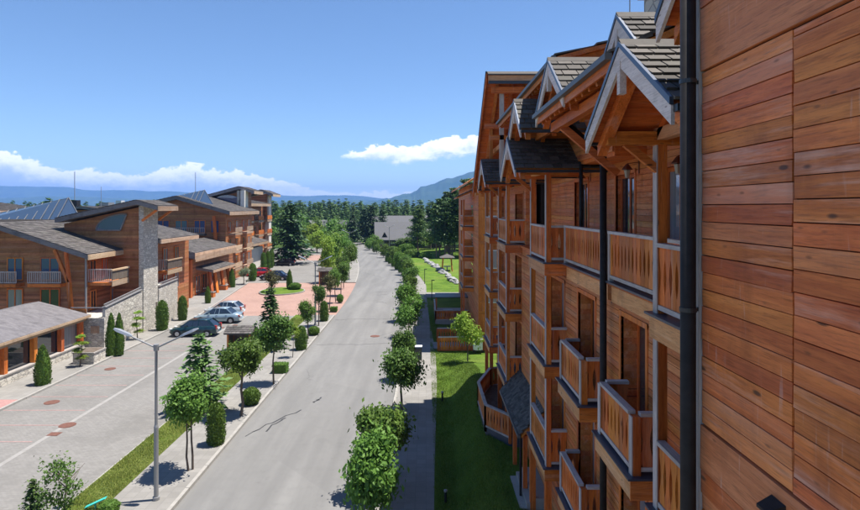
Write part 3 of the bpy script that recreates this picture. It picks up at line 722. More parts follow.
def gable(parent, yc, hw, ze, zr, xf, xb, name='bay_roof', rows=8, sw=.26, single=False, north_shingle=True, verge=.2, eave_drop=0, gut=True):
    """gabled roof, ridge along X, gable to the street"""
    t = .09; y0, y1 = yc-hw, yc+hw
    b = MB()
    b.prism([(y0, ze), (yc, zr), (y1, ze), (y1, ze-t), (yc, zr-t*1.2), (y0, ze-t)], 'x', xf, xb)
    o = b.build(name, M['stained_wood_x'], parent)
    for nm, ea, rg in (('south', y0-.06, yc), ('north', y1+.06, yc)):
        dz = .06*(zr-ze)/hw
        A = (xf-.03, ea, ze-dz+.002); B = (xb, ea, ze-dz+.002); C = (xf-.03, rg, zr+.002); D = (xb, rg, zr+.002)
        if nm == 'north' and not north_shingle: continue
        bb = MB(); slope_rows(bb, A, B, C, D, rows, sw, single=o if (single and nm == 'south') else None)
        if not (single and nm == 'south'): bb.build('shingles', M['shingle'], o, 'stuff')
    # ridge cap
    b = MB(); b.prism([(yc-.12, zr-.015), (yc, zr+.1), (yc+.12, zr-.015), (yc+.1, zr-.04), (yc, zr+.06), (yc-.1, zr-.04)], 'x', xf-.05, xb); b.build('ridge_cap', M['shingle'], o)
    # verge boards, weathered white
    for s in (-1, 1):
        ye = yc+s*(hw+.05); d = Vector((0, yc-ye, zr-ze+.05)).normalized()
        n_ = Vector((0, -d.z, d.y)) if s < 0 else Vector((0, d.z, -d.y))
        if n_.z < 0: n_ = -n_
        b = MB(); pts = [(ye, ze-.06), (yc, zr-.01), (yc, zr-.01-verge*1.25), (ye, ze-.06-verge)]
        b.prism(pts, 'x', xf-.045, xf-.005); b.build('verge_board', M['verge_paint'], o)
        # dark flashing on top of the verge
        b = MB(); b.prism([(ye-s*.0, ze-.05), (yc, zr), (yc, zr+.07), (ye, ze+.03)], 'x', xf-.06, xf-.046+.03); b.build('verge_flashing', M['flashing'], o)
        # rafter under each verge
        b = MB(); b.prism([(ye-s*.08, ze-.14), (yc, zr-.13), (yc, zr-.30), (ye-s*.08, ze-.31)], 'x', xf+.12, xf+.26); b.build('rafter', M['stained_wood_y'], o)
        b = MB(); b.prism([(ye-s*.3, ze-.05), (yc, zr-.13), (yc, zr-.26), (ye-s*.3, ze-.18)], 'x', xf+.9, xf+1.02); b.build('rafter', M['stained_wood_y'], o)
    b = MB(); b.box(xf-.055, xf+.03, yc-.055, yc+.055, zr-.62, zr-.2); b.build('king_stub', M['verge_paint'], o)
    if gut:
        for s in (-1, 1):
            ye = yc+s*(hw+.1); b = MB(); b.box(xf-.02, xb-.1, ye-.05, ye+.05, ze-.13, ze-.055); b.build('gutter', M['gutter'], o)
    return o
bay_roofs = []
for k, (a, c) in enumerate(BAYS[:3]):
    yc = (a+c)/2-.05
    o = gable(HOT, yc, 1.52, zz(1.1), zz(2.08), 2.55, 5.2, single=(k == 0), rows=8)
    bay_roofs.append(o)
    # wall plates and tie beams
    MB().box(2.72, 4.1, c-.16, c+.02, zz(.93), zz(1.13)).build('tie_beam', M['stained_wood_x'], HOT)
    MB().box(2.72, 4.1, a-.02, a+.16, zz(.93), zz(1.13)).build('tie_beam', M['stained_wood_x'], HOT)
    MB().box(3.45, 3.6, a+.02, c-.02, zz(1.0), zz(1.18)).build('wall_plate', M['pale_beam_y'], HOT)
    for yy in (c-.08,):
        MB().bar((3.0, yy, zz(.96)), (3.5, yy, zz(.55)), .09, .11).build('knee_brace', M['stained_wood_x'], HOT)
# small lean-to roof over the fourth bay
gable(HOT, 32.1, 1.5, zz(1.0), zz(1.75), 2.8, 5, rows=7)
# main eave between the first and second bay
def eave(y0, y1, xe, ze, xb, zb, name='main_roof', rows=12):
    t = .1; b = MB(); b.prism([(xe, ze), (xb, zb), (xb, zb-t), (xe, ze-t)], 'y', y0, y1); o = b.build(name, M['stained_wood_y'], HOT)
    bb = MB(); slope_rows(bb, (xe-.05, y0, ze), (xe-.05, y1, ze), (xb, y0, zb), (xb, y1, zb), rows, .3); bb.build('shingles', M['shingle'], o, 'stuff')
    MB().box(xe-.14, xe-.04, y0, y1, ze-.07, ze+.02).build('gutter', M['old_gutter'], o)
    MB().box(xe-.035, xe-.002, y0+.01, y1-.01, ze-.2, ze-.02).build('eave_board', M['stained_wood_y'], o)
    y = y0+.15
    while y < y1-.1:                      # rafter tails
        b = MB(); s = (zb-ze)/(xb-xe); L = min(1.7, xb-xe-.1)
        b.prism([(xe+.02, ze-t-.002), (xe+L, ze-t+s*L-.002), (xe+L, ze-t+s*L-.14), (xe+.06, ze-t-.13)], 'y', y, y+.09); b.build('rafter_tail', M['stained_wood_x'], o)
        y += .42
    return o
eave(7.95, 13.4, 2.62, zz(2.12), 8.2, zz(4.6))
for (a, c) in ((8.0, 13.2),): MB().box(2.87, 3.03, a, c, zz(1.72), zz(1.92)).build('purlin', M['stained_wood_y'], HOT)
for y in (12.42,):
    MB().bar((2.95, y, zz(1.74)), (4.15, y, zz(.72)), .12, .15).build('knee_brace', M['stained_wood_x'], HOT)
    MB().box(4.05, 5.2, y-.08, y+.08, zz(1.5), zz(1.7)).build('tie_beam', M['stained_wood_x'], HOT)
eave(13.5, 24.3, 3.1, zz(3.55), 9, zz(5.1), 'upper_roof')
clad('plank_cladding', HOT, 4.4, 13.45, 24.3, zz(1.3), zz(3.75))
MB().box(4.42, 5.2, 13.42, 24.3, zz(1.2), zz(3.7)).build('attic_wall', M['stained_wood_x'], HOT)
# dormers
for (yc, hw, zr, xf, ze) in ((12.05, 1.3, 3.05, 2.6, 2.12), (16.7, 1.05, 3.05, 2.6, 2.15), (9.35, 1.0, 3.08, 3.15, 2.3), (5.15, 1.05, 2.95, 2.55, 2.05)):
    o = gable(HOT, yc, hw, zz(ze), zz(zr), xf, 6.5, 'dormer_roof', rows=6, sw=.3, gut=(yc > 16))
    b = MB(); b.prism([(yc-hw+.15, zz(ze-.12)), (yc+hw-.15, zz(ze-.12)), (yc+hw-.15, zz(ze)), (yc, zz(zr-.12)), (yc-hw+.15, zz(ze))], 'x', xf+.75, xf+.85); b.build('dormer_wall', M['stained_wood_y'], HOT)
# tall shed roof of the north tower, falling away
y0, y1, z0, z1 = 24.35, 31.2, 5.72, .9
b = MB(); b.prism([(y0, zz(z0)), (y1, zz(z1)), (y1, zz(z1-.13)), (y0, zz(z0-.13))], 'x', 2.6, 9.5); tr = b.build('tower_roof', M['stained_wood_x'], HOT)
bb = MB(); slope_rows(bb, (2.55, y1, zz(z1)), (9.5, y1, zz(z1)), (2.55, y0, zz(z0)), (9.5, y0, zz(z0)), 22, .35); bb.build('shingles', M['shingle'], tr, 'stuff')
b = MB(); b.prism([(y0-.35, zz(z0-.14)), (y0+.05, zz(z0+.05)), (y0+.05, zz(z0-.02)), (y0-.35, zz(z0-.2))], 'x', 2.6, 9.5); b.build('ridge_strip', M['shingle'], tr)
MB().box(2.62, 9.5, y0-.3, y0-.22, zz(z0-.42), zz(z0-.2)).build('ridge_fascia', M['pale_beam_x'], tr)
MB().box(2.62, 9.5, y0-.36, y0-.3, zz(z0-.56), zz(z0-.44)).build('gutter', M['gutter'], tr)
MB().box(2.8, 9.5, y0+.1, y0+.3, zz(z0-.85), zz(z0-.6)).build('ridge_beam', M['stained_wood_x'], tr)
b = MB(); b.prism([(y0-.05, zz(z0-.02)), (y1+.1, zz(z1-.1)), (y1+.1, zz(z1-.34)), (y0-.05, zz(z0-.3))], 'x', 2.545, 2.597); b.build('verge_board', M['stained_wood_y'], tr)
b = MB(); b.prism([(y0-.05, zz(z0+.03)), (y1+.1, zz(z1-.02)), (y1+.1, zz(z1-.1)), (y0-.05, zz(z0-.06))], 'x', 2.52, 2.58); b.build('verge_flashing', M['gutter'], tr)
for x in (3.0, 3.65, 4.2):
    b = MB(); b.prism([(y0+.3, zz(z0-.36)), (y1, zz(z1-.14)), (y1, zz(z1-.34)), (y0+.3, zz(z0-.58))], 'x', x, x+.13); b.build('rafter', M['stained_wood_y'], tr)
for (yy, zr) in ((26.4, 4.05), (28.6, 2.5)): MB().box(2.7, 4.4, yy, yy+.18, zz(zr-.45), zz(zr-.2)).build('purlin', M['stained_wood_x'], tr)
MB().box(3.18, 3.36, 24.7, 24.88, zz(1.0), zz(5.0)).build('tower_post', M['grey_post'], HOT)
MB().box(2.95, 3.09, 26.5, 26.64, zz(1.0), zz(3.8)).build('tower_post', M['stained_wood_z'], HOT)
b = MB(); b.prism([(24.6, zz(2.6)), (24.6, zz(5.35)), (28.6, zz(2.6))], 'x', 4.28, 4.5); b.build('tower_wall', M['clad_y'], HOT)
b = MB(); b.box(4.5, 9, 24.5, 24.62, zz(1.0), zz(5.2)); b.build('tower_wall', M['clad_x'], HOT)
MB().box(2.75, 4.3, 24.7, 24.9, zz(2.9), zz(3.1)).build('tie_beam', M['stained_wood_x'], HOT)
MB().box(3.2, 3.34, 24.9, 29.2, zz(2.55), zz(2.75)).build('tie_beam', M['stained_wood_y'], HOT)
# masonry chimney and aerial on the roof
b = MB(); b.box(4.45, 5.2, 11.0, 11.7, zz(2.5), zz(4.25)); b.box(4.35, 5.3, 10.9, 11.8, zz(4.25), zz(4.35)); b.box(4.6, 5.05, 11.15, 11.55, zz(4.35), zz(4.6)); b.build('chimney', M['stone_wall'], HOT)
MB().cyl((3.98, 11.2, zz(3.0)), (3.98, 11.2, zz(4.7)), .012, n=6).build('aerial', M['steel'], HOT)
# --- lanterns on the gallery wall
def lantern(x, y, z, s=1.0):
    b = MB(); b.lathe((x, y), [(.02*s, z+.2*s), (.05*s, z+.17*s), (.14*s, z+.06*s), (.14*s, z+.045*s), (.03*s, z+.045*s)], 6); b.bar((x, y, z+.2*s), (x+.3*s, y, z+.24*s), .02, .02); b.bar((x+.3*s, y, z-.05), (x+.3*s, y, z+.3*s), .06, .015)
    o = b.build('lantern', M['copper_dark'], HOT)
    b = MB(); b.lathe((x, y), [(.05*s, z-.16*s), (.085*s, z+.03*s), (.02, z+.044*s)], 6); b.build('lantern_glass', M['lantern_glass'], o)
lantern(4.88, 13.9, zz(.86), .95); lantern(4.88, 18.0, zz(.86), .95); lantern(4.9, 11.15, zz(.8), .95)
b = MB(); b.hexa([(2.12, 3.57, zz(-1.92)), (2.12, 3.68, zz(-1.92)), (2.235, 3.70, zz(-1.88)), (2.235, 3.55, zz(-1.88))], [(2.12, 3.57, zz(-1.90)), (2.12, 3.68, zz(-1.90)), (2.235, 3.70, zz(-1.85)), (2.235, 3.55, zz(-1.85))]); wl_ = b.build('wall_lamp', M['pipe_black'], HOT)
b = MB(); b.box(2.14, 2.22, 3.585, 3.665, zz(-2.1), zz(-1.925)); b.build('lamp_body', M['copper_dark'], wl_)
# --- lower pavilion roof, octagonal deck, steps
b = MB(); X0, X1, Z0, Z1 = 3.28, 4.7, -7.85, -6.45
b.add([(X0, 19.7, zz(Z0)), (X0, 24.6, zz(Z0)), (X1, 26.2, zz(Z1)), (X1, 19.7, zz(Z1)), (X0, 19.7, zz(Z0-.1)), (X0, 24.6, zz(Z0-.1)), (X1, 26.2, zz(Z1-.1)), (X1, 19.7, zz(Z1-.1))],
      [(0, 1, 2, 3), (7, 6, 5, 4), (0, 4, 5, 1), (1, 5, 6, 2), (3, 7, 4, 0)])
pv = b.build('pavilion_roof', M['stained_wood_y'], HOT)
bb = MB(); slope_rows(bb, (X0-.04, 19.7, zz(Z0)), (X0-.04, 24.6, zz(Z0)), (X1, 19.7, zz(Z1)), (X1, 26.2, zz(Z1)), 16, .16); bb.build('shingles', M['shingle'], pv, 'stuff')
MB().box(X0-.13, X0-.03, 19.7, 24.6, zz(Z0-.1), zz(Z0)).build('gutter', M['old_gutter'], pv)
for y in (19.9, 22.2, 24.4): MB().box(X0+.1, X0+.24, y, y+.14, GB-.4, zz(Z0-.1)).build('pavilion_post', M['stained_wood_z'], HOT)
b = MB(); b.cyl((X0-.02, 19.75, GB-.4), (X0-.02, 19.75, zz(Z0-.1)), .045); b.build('downpipe', M['pipe_black'], HOT)
DP = [(4.28, 31.2), (3.45, 30.9), (2.6, 28.4), (2.62, 25.2), (3.5, 23.9), (4.28, 23.7)]
b = MB(); b.prism(DP, 'z', GB-.6, GB+.32); dk = b.build('deck', M['flashing'], HOT)
b = MB(); b.prism([(x+.06 if x < 4 else x, y) for x, y in DP], 'z', GB+.321, GB+.345); b.build('deck_boards', M['bark'], dk)
def slant_rail(par, p, q, z0, zt, bw=.2):
    L = math.hypot(q[0]-p[0], q[1]-p[1]); n = max(1, round(L/bw)); w_ = L/n; ang = math.atan2(q[1]-p[1], q[0]-p[0]); h = zt-.07-(z0+.08)
    MB().bar((*p, zt-.03), (*q, zt-.03), .14, .06).build('top_rail', M['grey_rail'], par); MB().bar((*p, z0+.05), (*q, z0+.05), .1, .07).build('bottom_rail', M['grey_rail'], par)
    key = ('s', round(w_, 3), round(h, 3))
    if key not in BM: BM[key] = board_mesh(w_, h, fr='x', L=h*.62)
    for i in range(n):
        t = (i+.5)/n; inst('board', BM[key], (p[0]+(q[0]-p[0])*t, p[1]+(q[1]-p[1])*t, z0+.085), par, ang)
    for e in (p, q): MB().box(e[0]-.06, e[0]+.06, e[1]-.06, e[1]+.06, z0-.2, zt-.07).build('post', M['stained_wood_z'], par)
for p, q in zip(DP[:5], DP[1:5]): slant_rail(dk, p, q, GB+.3, GB+1.3)
st = MB()
for i in range(6): st.box(2.45+.22*i, 4.1, 18.9+.001*i, 21.2, GB-.62+.16*i, GB-.62+.16*(i+1)-.001)
st.build('entrance_steps', M['sandstone'], HOT)

# ------------------------------------------------------------------ second chalet block, farther along
FB = empty('chalet_block', (5, 52, 0), 'orange timber chalet block with stacked corner balconies beyond the picket fences', 'building')
x0, y0, y1 = 4.25, 46, 74
MB().box(x0+.01, 14, y0+.01, y1, -.3, zz(2.2)).build('wall', M['stained_wood_x'], FB)
clad('plank_cladding', FB, x0+.01, y0, y1, .1, zz(2.2))
b = MB(); b.box(x0-.06, x0+.5, y0-.08, y0, -.2, zz(2.2)); b.build('corner_pier', M['stained_wood_z'], FB)
for r in (-.25, -3.0, -5.75, -8.6): MB().box(x0-.04, x0+2.5, y0-.12, y0-.081, zz(r), zz(r+.25)).build('floor_band', M['stained_wood_x'], FB)
for r in (-2.2, -4.95, -7.7):
    w_ = MB().box(x0+.55, x0+1.6, y0-.06, y0, zz(r), zz(r+1.5)).build('window', M['white_frame'], FB)
    MB().box(x0+.63, x0+1.52, y0-.075, y0-.062, zz(r+.08), zz(r+1.42)).build('pane', M['pane'], w_)
for r in (-1.75, -4.45, -7.15):
    o = balcony(51, 54.4, 3.3, 4.25, zz(r), single=False, posts=zz(r+2.4), name='corner_balcony', parent=FB, rail=.98)
    d_ = MB().box(x0-.02, x0, 51.8, 53.6, zz(r), zz(r+2.0)).build('door', M['pane'], FB)
    MB().box(3.5, 4.2, 52.5, 52.56, zz(r+.05), zz(r+1.5)).build('divider_panel', M['stained_wood_x'], o)
for y in (51.1, 54.3): MB().box(3.28, 3.44, y-.08, y+.08, -.2, zz(-7.5)).build('post', M['stained_wood_z'], FB)
b = MB(); b.prism([(2.7, zz(.85)), (5.2, zz(1.95)), (5.2, zz(1.83)), (2.7, zz(.73))], 'y', 50.3, 55.2); rf = b.build('balcony_roof', M['stained_wood_x'], FB)
bb = MB(); slope_rows(bb, (2.65, 50.3, zz(.85)), (2.65, 55.2, zz(.85)), (5.2, 50.3, zz(1.95)), (5.2, 55.2, zz(1.95)), 9, .3); bb.build('shingles', M['shingle'], rf, 'stuff')
b = MB(); b.prism([(3.3, zz(2.0)), (9, zz(5.6)), (14.7, zz(2.0)), (14.7, zz(1.85)), (9, zz(5.42)), (3.3, zz(1.85))], 'y', 45.3, 75); b.build('roof', M['stained_wood_y'], FB)
MB().box(4.6, 5.4, 50.2, 50.3, zz(-.2), zz(1.5)).build('white_panel', M['plaster'], FB)
# garden terrace of that block
TR = empty('garden_terrace', (2.2, 57, 0), 'raised wooden garden terrace with board railing at the chalet block corner', 'terrace')
tk = MB().box(.9, 4.2, 55.2, 62, -.1, .5).build('deck', M['sandstone'], TR)
slant_rail(tk, (.9, 55.3), (4.1, 55.3), .5, 1.45); slant_rail(tk, (.9, 62), (.9, 55.3), .5, 1.45)
b = MB(); b.box(1.7, 2.6, 56, 56.45, .5, 1.35); ac = tag(b.build('air_conditioner', M['steel']), 'grey boxed air conditioner on the garden terrace', 'air conditioner')
b = MB(); b.cyl((2.15, 55.99, .93), (2.15, 55.96, .93), .33, n=18); b.build('fan_grille', M['trim_black'], ac)
for y in (57.5, 60): MB().box(1.0, 1.1, y, y+.1, .5, 2.3).build('post', M['stained_wood_z'], TR)
MB().box(.95, 4.2, 57.4, 60.2, 2.3, 2.38).build('awning_roof', M['gutter'], TR)
# --- picket fences of the entrance path
def picket_fence(p, q, h, label, z=.12):
    o = empty('picket_fence', (*p, z), label, 'fence', 'board fences along the entrance path')
    L = math.hypot(q[0]-p[0], q[1]-p[1]); n = round(L/.2); ang = math.atan2(q[1]-p[1], q[0]-p[0]); w_ = L/n
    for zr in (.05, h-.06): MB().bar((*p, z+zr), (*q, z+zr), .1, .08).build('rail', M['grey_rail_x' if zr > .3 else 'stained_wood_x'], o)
    me = board_mesh(w_, h-.2, fr='x', L=(h-.2)*.6, d=.05)
    for i in range(n):
        t = (i+.5)/n; inst('board', me, (p[0]+(q[0]-p[0])*t, p[1]+(q[1]-p[1])*t, z+.1), o, ang)
    for e in (p, q): MB().box(e[0]-.07, e[0]+.07, e[1]-.07, e[1]+.07, z-.2, z+h-.11).build('post', M['stained_wood_z'], o)
picket_fence((.95, 44.9), (4.7, 45.1), 1.15, 'orange board fence with lens cut-outs behind the young lime green tree')
picket_fence((.95, 48.2), (4.2, 48.3), 1.15, 'orange board fence on the shaded side of the entrance path')

# ------------------------------------------------------------------ lodges on the left side of the plaza (laid out in units of .95 m)
K = .95
def LB(): return MB(K)
def lbox(name, mat, par, *a): return LB().box(*a).build(name, M[mat], par)
def shed(par, pts, y0, y1, th=.4, name='roof', eave=True, rows=26, sw=.4, edge='left_fascia', drop=.0):
    """roof over a polyline (x, z) from one edge to the other, running along y"""
    top = pts; bot = [(x, z-th) for x, z in pts][::-1]
    b = LB(); b.prism(top+bot, 'y', y0, y1); o = b.build(name, M[edge], par)
    bb = LB()
    for (xa, za), (xb, zb) in zip(pts, pts[1:]):
        lo, hi = ((xa, za), (xb, zb)) if za < zb else ((xb, zb), (xa, za))
        n = max(2, int(rows*abs(xb-xa)/8*(26/max(rows,1) if rows<26 else 1)))
        slope_rows(bb, (lo[0], y0-.05, lo[1]+.003), (lo[0], y1+.05, lo[1]+.003), (hi[0], y0-.05, hi[1]+.003), (hi[0], y1+.05, hi[1]+.003), n, sw, t=.03)
    bb.build('shingles', M['left_shingle'], o, 'stuff')
    if eave:
        x, z = pts[0]; lbox('eave_board', 'left_pale', o, x, x+.06, y0-.02, y1+.02, z-th-.05, z-.03)
    return o
def win_s(par, x0, x1, y, z0, z1, mat='pane', frame='stained_wood_z', bars=1, name='window'):
    f = .09; b = LB(); b.box(x0, x0+f, y-.09, y, z0, z1); b.box(x1-f, x1, y-.09, y, z0, z1); b.box(x0+f, x1-f, y-.088, y, z1-f, z1); b.box(x0+f, x1-f, y-.088, y, z0, z0+f)
    for i in range(bars): xm = x0+(x1-x0)*(i+1)/(bars+1); b.box(xm-.05, xm+.05, y-.086, y, z0+f, z1-f)
    w_ = b.build(name, M[frame], par); lbox('pane', mat, w_, x0+f, x1-f, y-.05, y-.03, z0+f, z1-f); return w_
def win_e(par, X, y0, y1, z0, z1, mat='pane', frame='stained_wood_z', name='window'):
    f = .09; b = LB(); b.box(X, X+.09, y0, y0+f, z0, z1); b.box(X, X+.09, y1-f, y1, z0, z1); b.box(X, X+.088, y0+f, y1-f, z1-f, z1); b.box(X, X+.088, y0+f, y1-f, z0, z0+f)
    b.box(X, X+.086, (y0+y1)/2-.05, (y0+y1)/2+.05, z0+f, z1-f)
    w_ = b.build(name, M[frame], par); lbox('pane', mat, w_, X+.03, X+.05, y0+f, y1-f, z0+f, z1-f); return w_
def lrail(par, p, q, z0, z1, gap=.16, mat='grey_post'):
    b = LB(); b.bar((*p, z1), (*q, z1), .1, .08); b.bar((*p, z0+.1), (*q, z0+.1), .07, .06)
    L = math.hypot(q[0]-p[0], q[1]-p[1]); n = int(L/gap)
    for i in range(n+1):
        t = i/n; x = p[0]+(q[0]-p[0])*t; y = p[1]+(q[1]-p[1])*t; b.box(x-.03, x+.03, y-.03, y+.03, z0+.08, z1)
    return b.build('railing', M[mat], par)
# --- arcade pavilion
AP = empty('arcade_pavilion', (-27*K, 40*K, 0), 'low timber arcade pavilion with broad grey roof and square orange posts', 'pavilion')
lbox('plinth', 'stone_wall', AP, -28.5, -28.0, 27, 47, 0, .75); lbox('sill', 'sandstone', AP, -28.55, -27.95, 27, 47.05, .75, .84)
for y in (29.3, 32.3, 35.3, 38.3, 41.25, 44.3, 46.8): lbox('post', 'stained_wood_z', AP, -28.4, -28.06, y-.17, y+.17, .84, 2.65)
lbox('beam', 'left_pale', AP, -28.42, -28.0, 27, 47.2, 2.65, 3.02)
for a, c in zip((29.3, 32.3, 35.3, 38.3, 41.25, 44.3), (32.3, 35.3, 38.3, 41.25, 44.3, 46.8)): lbox('pane', 'pane', AP, -28.5, -28.46, a+.18, c-.18, .85, 2.64)
lbox('back_wall', 'dark_inside', AP, -31.5, -31.3, 27, 47, 0, 3.6); lbox('end_wall', 'stone_wall', AP, -31.5, -28.5, 46.8, 47, 0, 3.0); lbox('floor', 'sandstone', AP, -31.3, -28.5, 27, 46.8, .1, .16)
shed(AP, [(-27.75, 3.12), (-32, 4.2), (-33.2, 4.0)], 26.5, 47.4, .16, rows=12)
# --- first lodge
L1 = empty('timber_lodge', (-30*K, 54*K, 0), 'three storey timber lodge with butterfly roofs and stone slab pier', 'building')
b = LB(); b.prism([(-42, 0), (-29.8, 0), (-29.8, 7.7), (-37, 10.1), (-42, 10.1)], 'y', 50, 58); b.build('wall', M['left_clad_x'], L1)
lbox('wall_face', 'left_clad_y', L1, -29.8, -29.74, 50.02, 58, 0, 7.6)
shed(L1, [(-28.8, 7.95), (-37, 10.65), (-42.5, 10.7)], 48.8, 58.6, .42, rows=16)
for (a, c) in ((-42, -40.9), (-39.4, -38.0), (-36.5, -35.1), (-33.6, -31.9)):
    win_s(L1, a, c, 50, 5.6, 7.6, 'pane_blue' if a > -40 else 'pane')
    win_s(L1, a, c, 50, 2.9, 4.9)
for (a, c) in ((-42, -35), (-34, -31.2)):
    s_ = lbox('balcony', 'stained_wood_x', L1, a, c, 48.9, 50, 5.15, 5.42); lrail(s_, (a, 48.95), (c, 48.95), 5.42, 6.45)
# forked timber column
b = LB(); b.bar((-30.0, 48.95, .0), (-30.5, 48.95, 5.6), .3, .3); b.build('forked_column', M['stained_wood_z'], L1)
b = LB(); b.bar((-30.5, 48.95, 5.5), (-31.7, 48.95, 8.35), .22, .24); b.build('forked_column', M['stained_wood_z'], L1)
b = LB(); b.bar((-30.45, 48.95, 5.5), (-30.75, 48.95, 8.2), .22, .24); b.build('forked_column', M['stained_wood_z'], L1)
b = LB(); b.cyl((-29.6, 49.9, 0), (-29.6, 49.9, 7.7), .09); b.build('downpipe', M['galv'], L1)
win_e(L1, -29.74, 50.6, 51.6, 5.5, 7.3); win_e(L1, -29.74, 52.6, 53.4, 5.5, 7.3); win_e(L1, -29.74, 50.7, 51.6, 2.9, 4.6); win_e(L1, -29.74, 54.0, 55.0, 3.0, 4.4)
bl = lbox('balcony', 'stained_wood_y', L1, -29.74, -27.6, 50.4, 53.2, 5.1, 5.35)
lrail(bl, (-29.7, 50.45), (-27.65, 50.45), 5.35, 6.5); lbox('front_panel', 'left_pale', bl, -27.64, -27.58, 50.4, 53.2, 5.0, 5.5); lbox('front_boards', 'bark', bl, -27.63, -27.59, 50.4, 53.2, 5.55, 6.3); lbox('top_rail', 'left_pale', bl, -27.7, -27.52, 50.35, 53.25, 6.36, 6.5)
# stone terrace and slab pier
lbox('terrace_wall', 'stone_wall', L1, -29.7, -26.8, 47.75, 54.15, 0, 2.75); lbox('terrace_parapet', 'stained_wood_y', L1, -29.7, -28.3, 47.72, 47.8, 2.6, 3.5)
b = LB(); b.prism([(47.9, 2.7), (54.15, 2.7), (54.15, 4.05), (47.9, 3.45)], 'x', -27.05, -26.79); b.build('terrace_parapet', M['stone_wall'], L1)
b = LB(); b.bar((-26.9, 47.9, 3.62), (-26.9, 54.1, 4.22), .34, .08); b.bar((-26.9, 47.9, 3.85), (-26.9, 54.1, 4.45), .08, .06); b.bar((-29.6, 47.8, 3.6), (-26.9, 47.8, 3.6), .1, .06); b.build('coping', M['galv'], L1)
lbox('plaque', 'left_pale', L1, -27.9, -27.2, 47.70, 47.74, 1.5, 2.1)
lbox('stone_pier', 'stone_wall', L1, -27.15, -26.7, 54.2, 57.1, 0, 12.1); lbox('pier_slot', 'bark', L1, -26.75, -26.68, 56.65, 56.95, 1.2, 2.6)
b = LB(); b.prism([(57.1, 0), (61.4, 0), (61.4, 4.15), (57.1, 3.95)], 'x', -29.5, -26.6); b.build('terrace_wall', M['stone_wall'], L1)
b = LB(); b.bar((-26.7, 57.1, 4.1), (-26.7, 61.4, 4.3), .34, .08); b.bar((-26.7, 57.1, 4.35), (-26.7, 61.4, 4.55), .08, .06); b.build('coping', M['galv'], L1)
# high wing
b = LB(); b.prism([(-34.4, 0), (-27.2, 0), (-27.2, 12.0), (-34.4, 10.4)], 'y', 54.5, 57.5); b.build('wall', M['left_clad_x'], L1)
shed(L1, [(-25.0, 12.1), (-27.0, 12.65), (-34.6, 10.95)], 53.4, 57.7, .42, rows=10)
b = LB(); arc = [(-28.4, 11.3), (-29.0, 9.8), (-31.3, 9.8)]+[(-31.3+2.9*(1-math.cos(t)), 9.8+1.55*math.sin(t)) for t in [i*math.pi/2/8 for i in range(1, 8)]]
b.prism(arc, 'y', 54.38, 54.44); w_ = b.build('quarter_window', M['pane_blue'], L1)
b = LB()
for (p, q) in zip(arc, arc[1:]+arc[:1]): b.bar((p[0], 54.4, p[1]), (q[0], 54.4, q[1]), .12, .12, (0, 1, 0))
b.build('frame', M['left_fascia'], w_)
for yy in (54.0, 57.3):
    b = LB(); b.bar((-26.75, yy, 10.7), (-25.3, yy, 11.75), .16, .2); b.build('knee_brace', M['stained_wood_x'], L1)
# middle part with lower shed roof
lbox('wall', 'left_clad_x', L1, -33.5, -28.2, 57.5, 68, 0, 8.6); lbox('wall_face', 'left_clad_y', L1, -28.2, -28.14, 57.52, 68, 0, 8.6)
shed(L1, [(-26.6, 8.75), (-33.5, 10.4)], 57.3, 67, .38, rows=12)
for y in (58.3, 61.2, 64.0): win_e(L1, -28.14, y, y+1.2, 5.6, 7.6); win_e(L1, -28.14, y, y+1.2, 2.9, 4.8)
bl = lbox('balcony', 'stained_wood_y', L1, -28.14, -26.8, 59.5, 63.0, 5.1, 5.35); lrail(bl, (-28.1, 59.55), (-26.85, 59.55), 5.35, 6.5); lbox('front_boards', 'bark', bl, -26.85, -26.8, 59.5, 63, 5.5, 6.35); lbox('top_rail', 'left_pale', bl, -26.9, -26.74, 59.45, 63.05, 6.38, 6.5); lbox('front_panel', 'left_pale', bl, -26.86, -26.79, 59.48, 63.02, 4.95, 5.4)
# glazed skylight on the ridge
def skylight(par, xa, xb, yc, za, zb, base, dy, n):
    b = LB(); b.add([(xa, yc-dy, base), (xb-.6, yc-dy, base), (xb, yc, zb), (xa, yc, za), (xa, yc+dy, base), (xb-.6, yc+dy, base), (xb+1.4, yc, base)],
                    [(0, 1, 2, 3), (1, 6, 2), (6, 5, 2), (3, 2, 5, 4), (0, 3, 4), (0, 4, 5, 6, 1)])
    o = b.build('skylight', M['sky_glazing'], par); b = LB(); n = int(n*1.0)
    for i in range(n+1):
        t = i/n; xt = xa+(xb-xa)*t; x0_ = xa+(xb-.6-xa)*t; z_ = za+(zb-za)*t; b.bar((x0_, yc-dy-.1, base+.06), (xt, yc-.08, z_+.08), .085, .06, (0, -1, 1))
    b.bar((xa, yc, za), (xb, yc, zb), .09, .08); b.bar((xa, yc-dy, base), (xb-.6, yc-dy, base), .09, .08); b.bar((xb, yc, zb), (xb+1.4, yc, base), .08, .08)
    b.build('glazing_bars', M['galv'], o)
skylight(L1, -47, -38.0, 61, 11.0, 12.95, 10.45, 1.2, 10)
lbox('roof_core', 'left_fascia', L1, -48, -34.5, 58.6, 66, 0, 10.44)
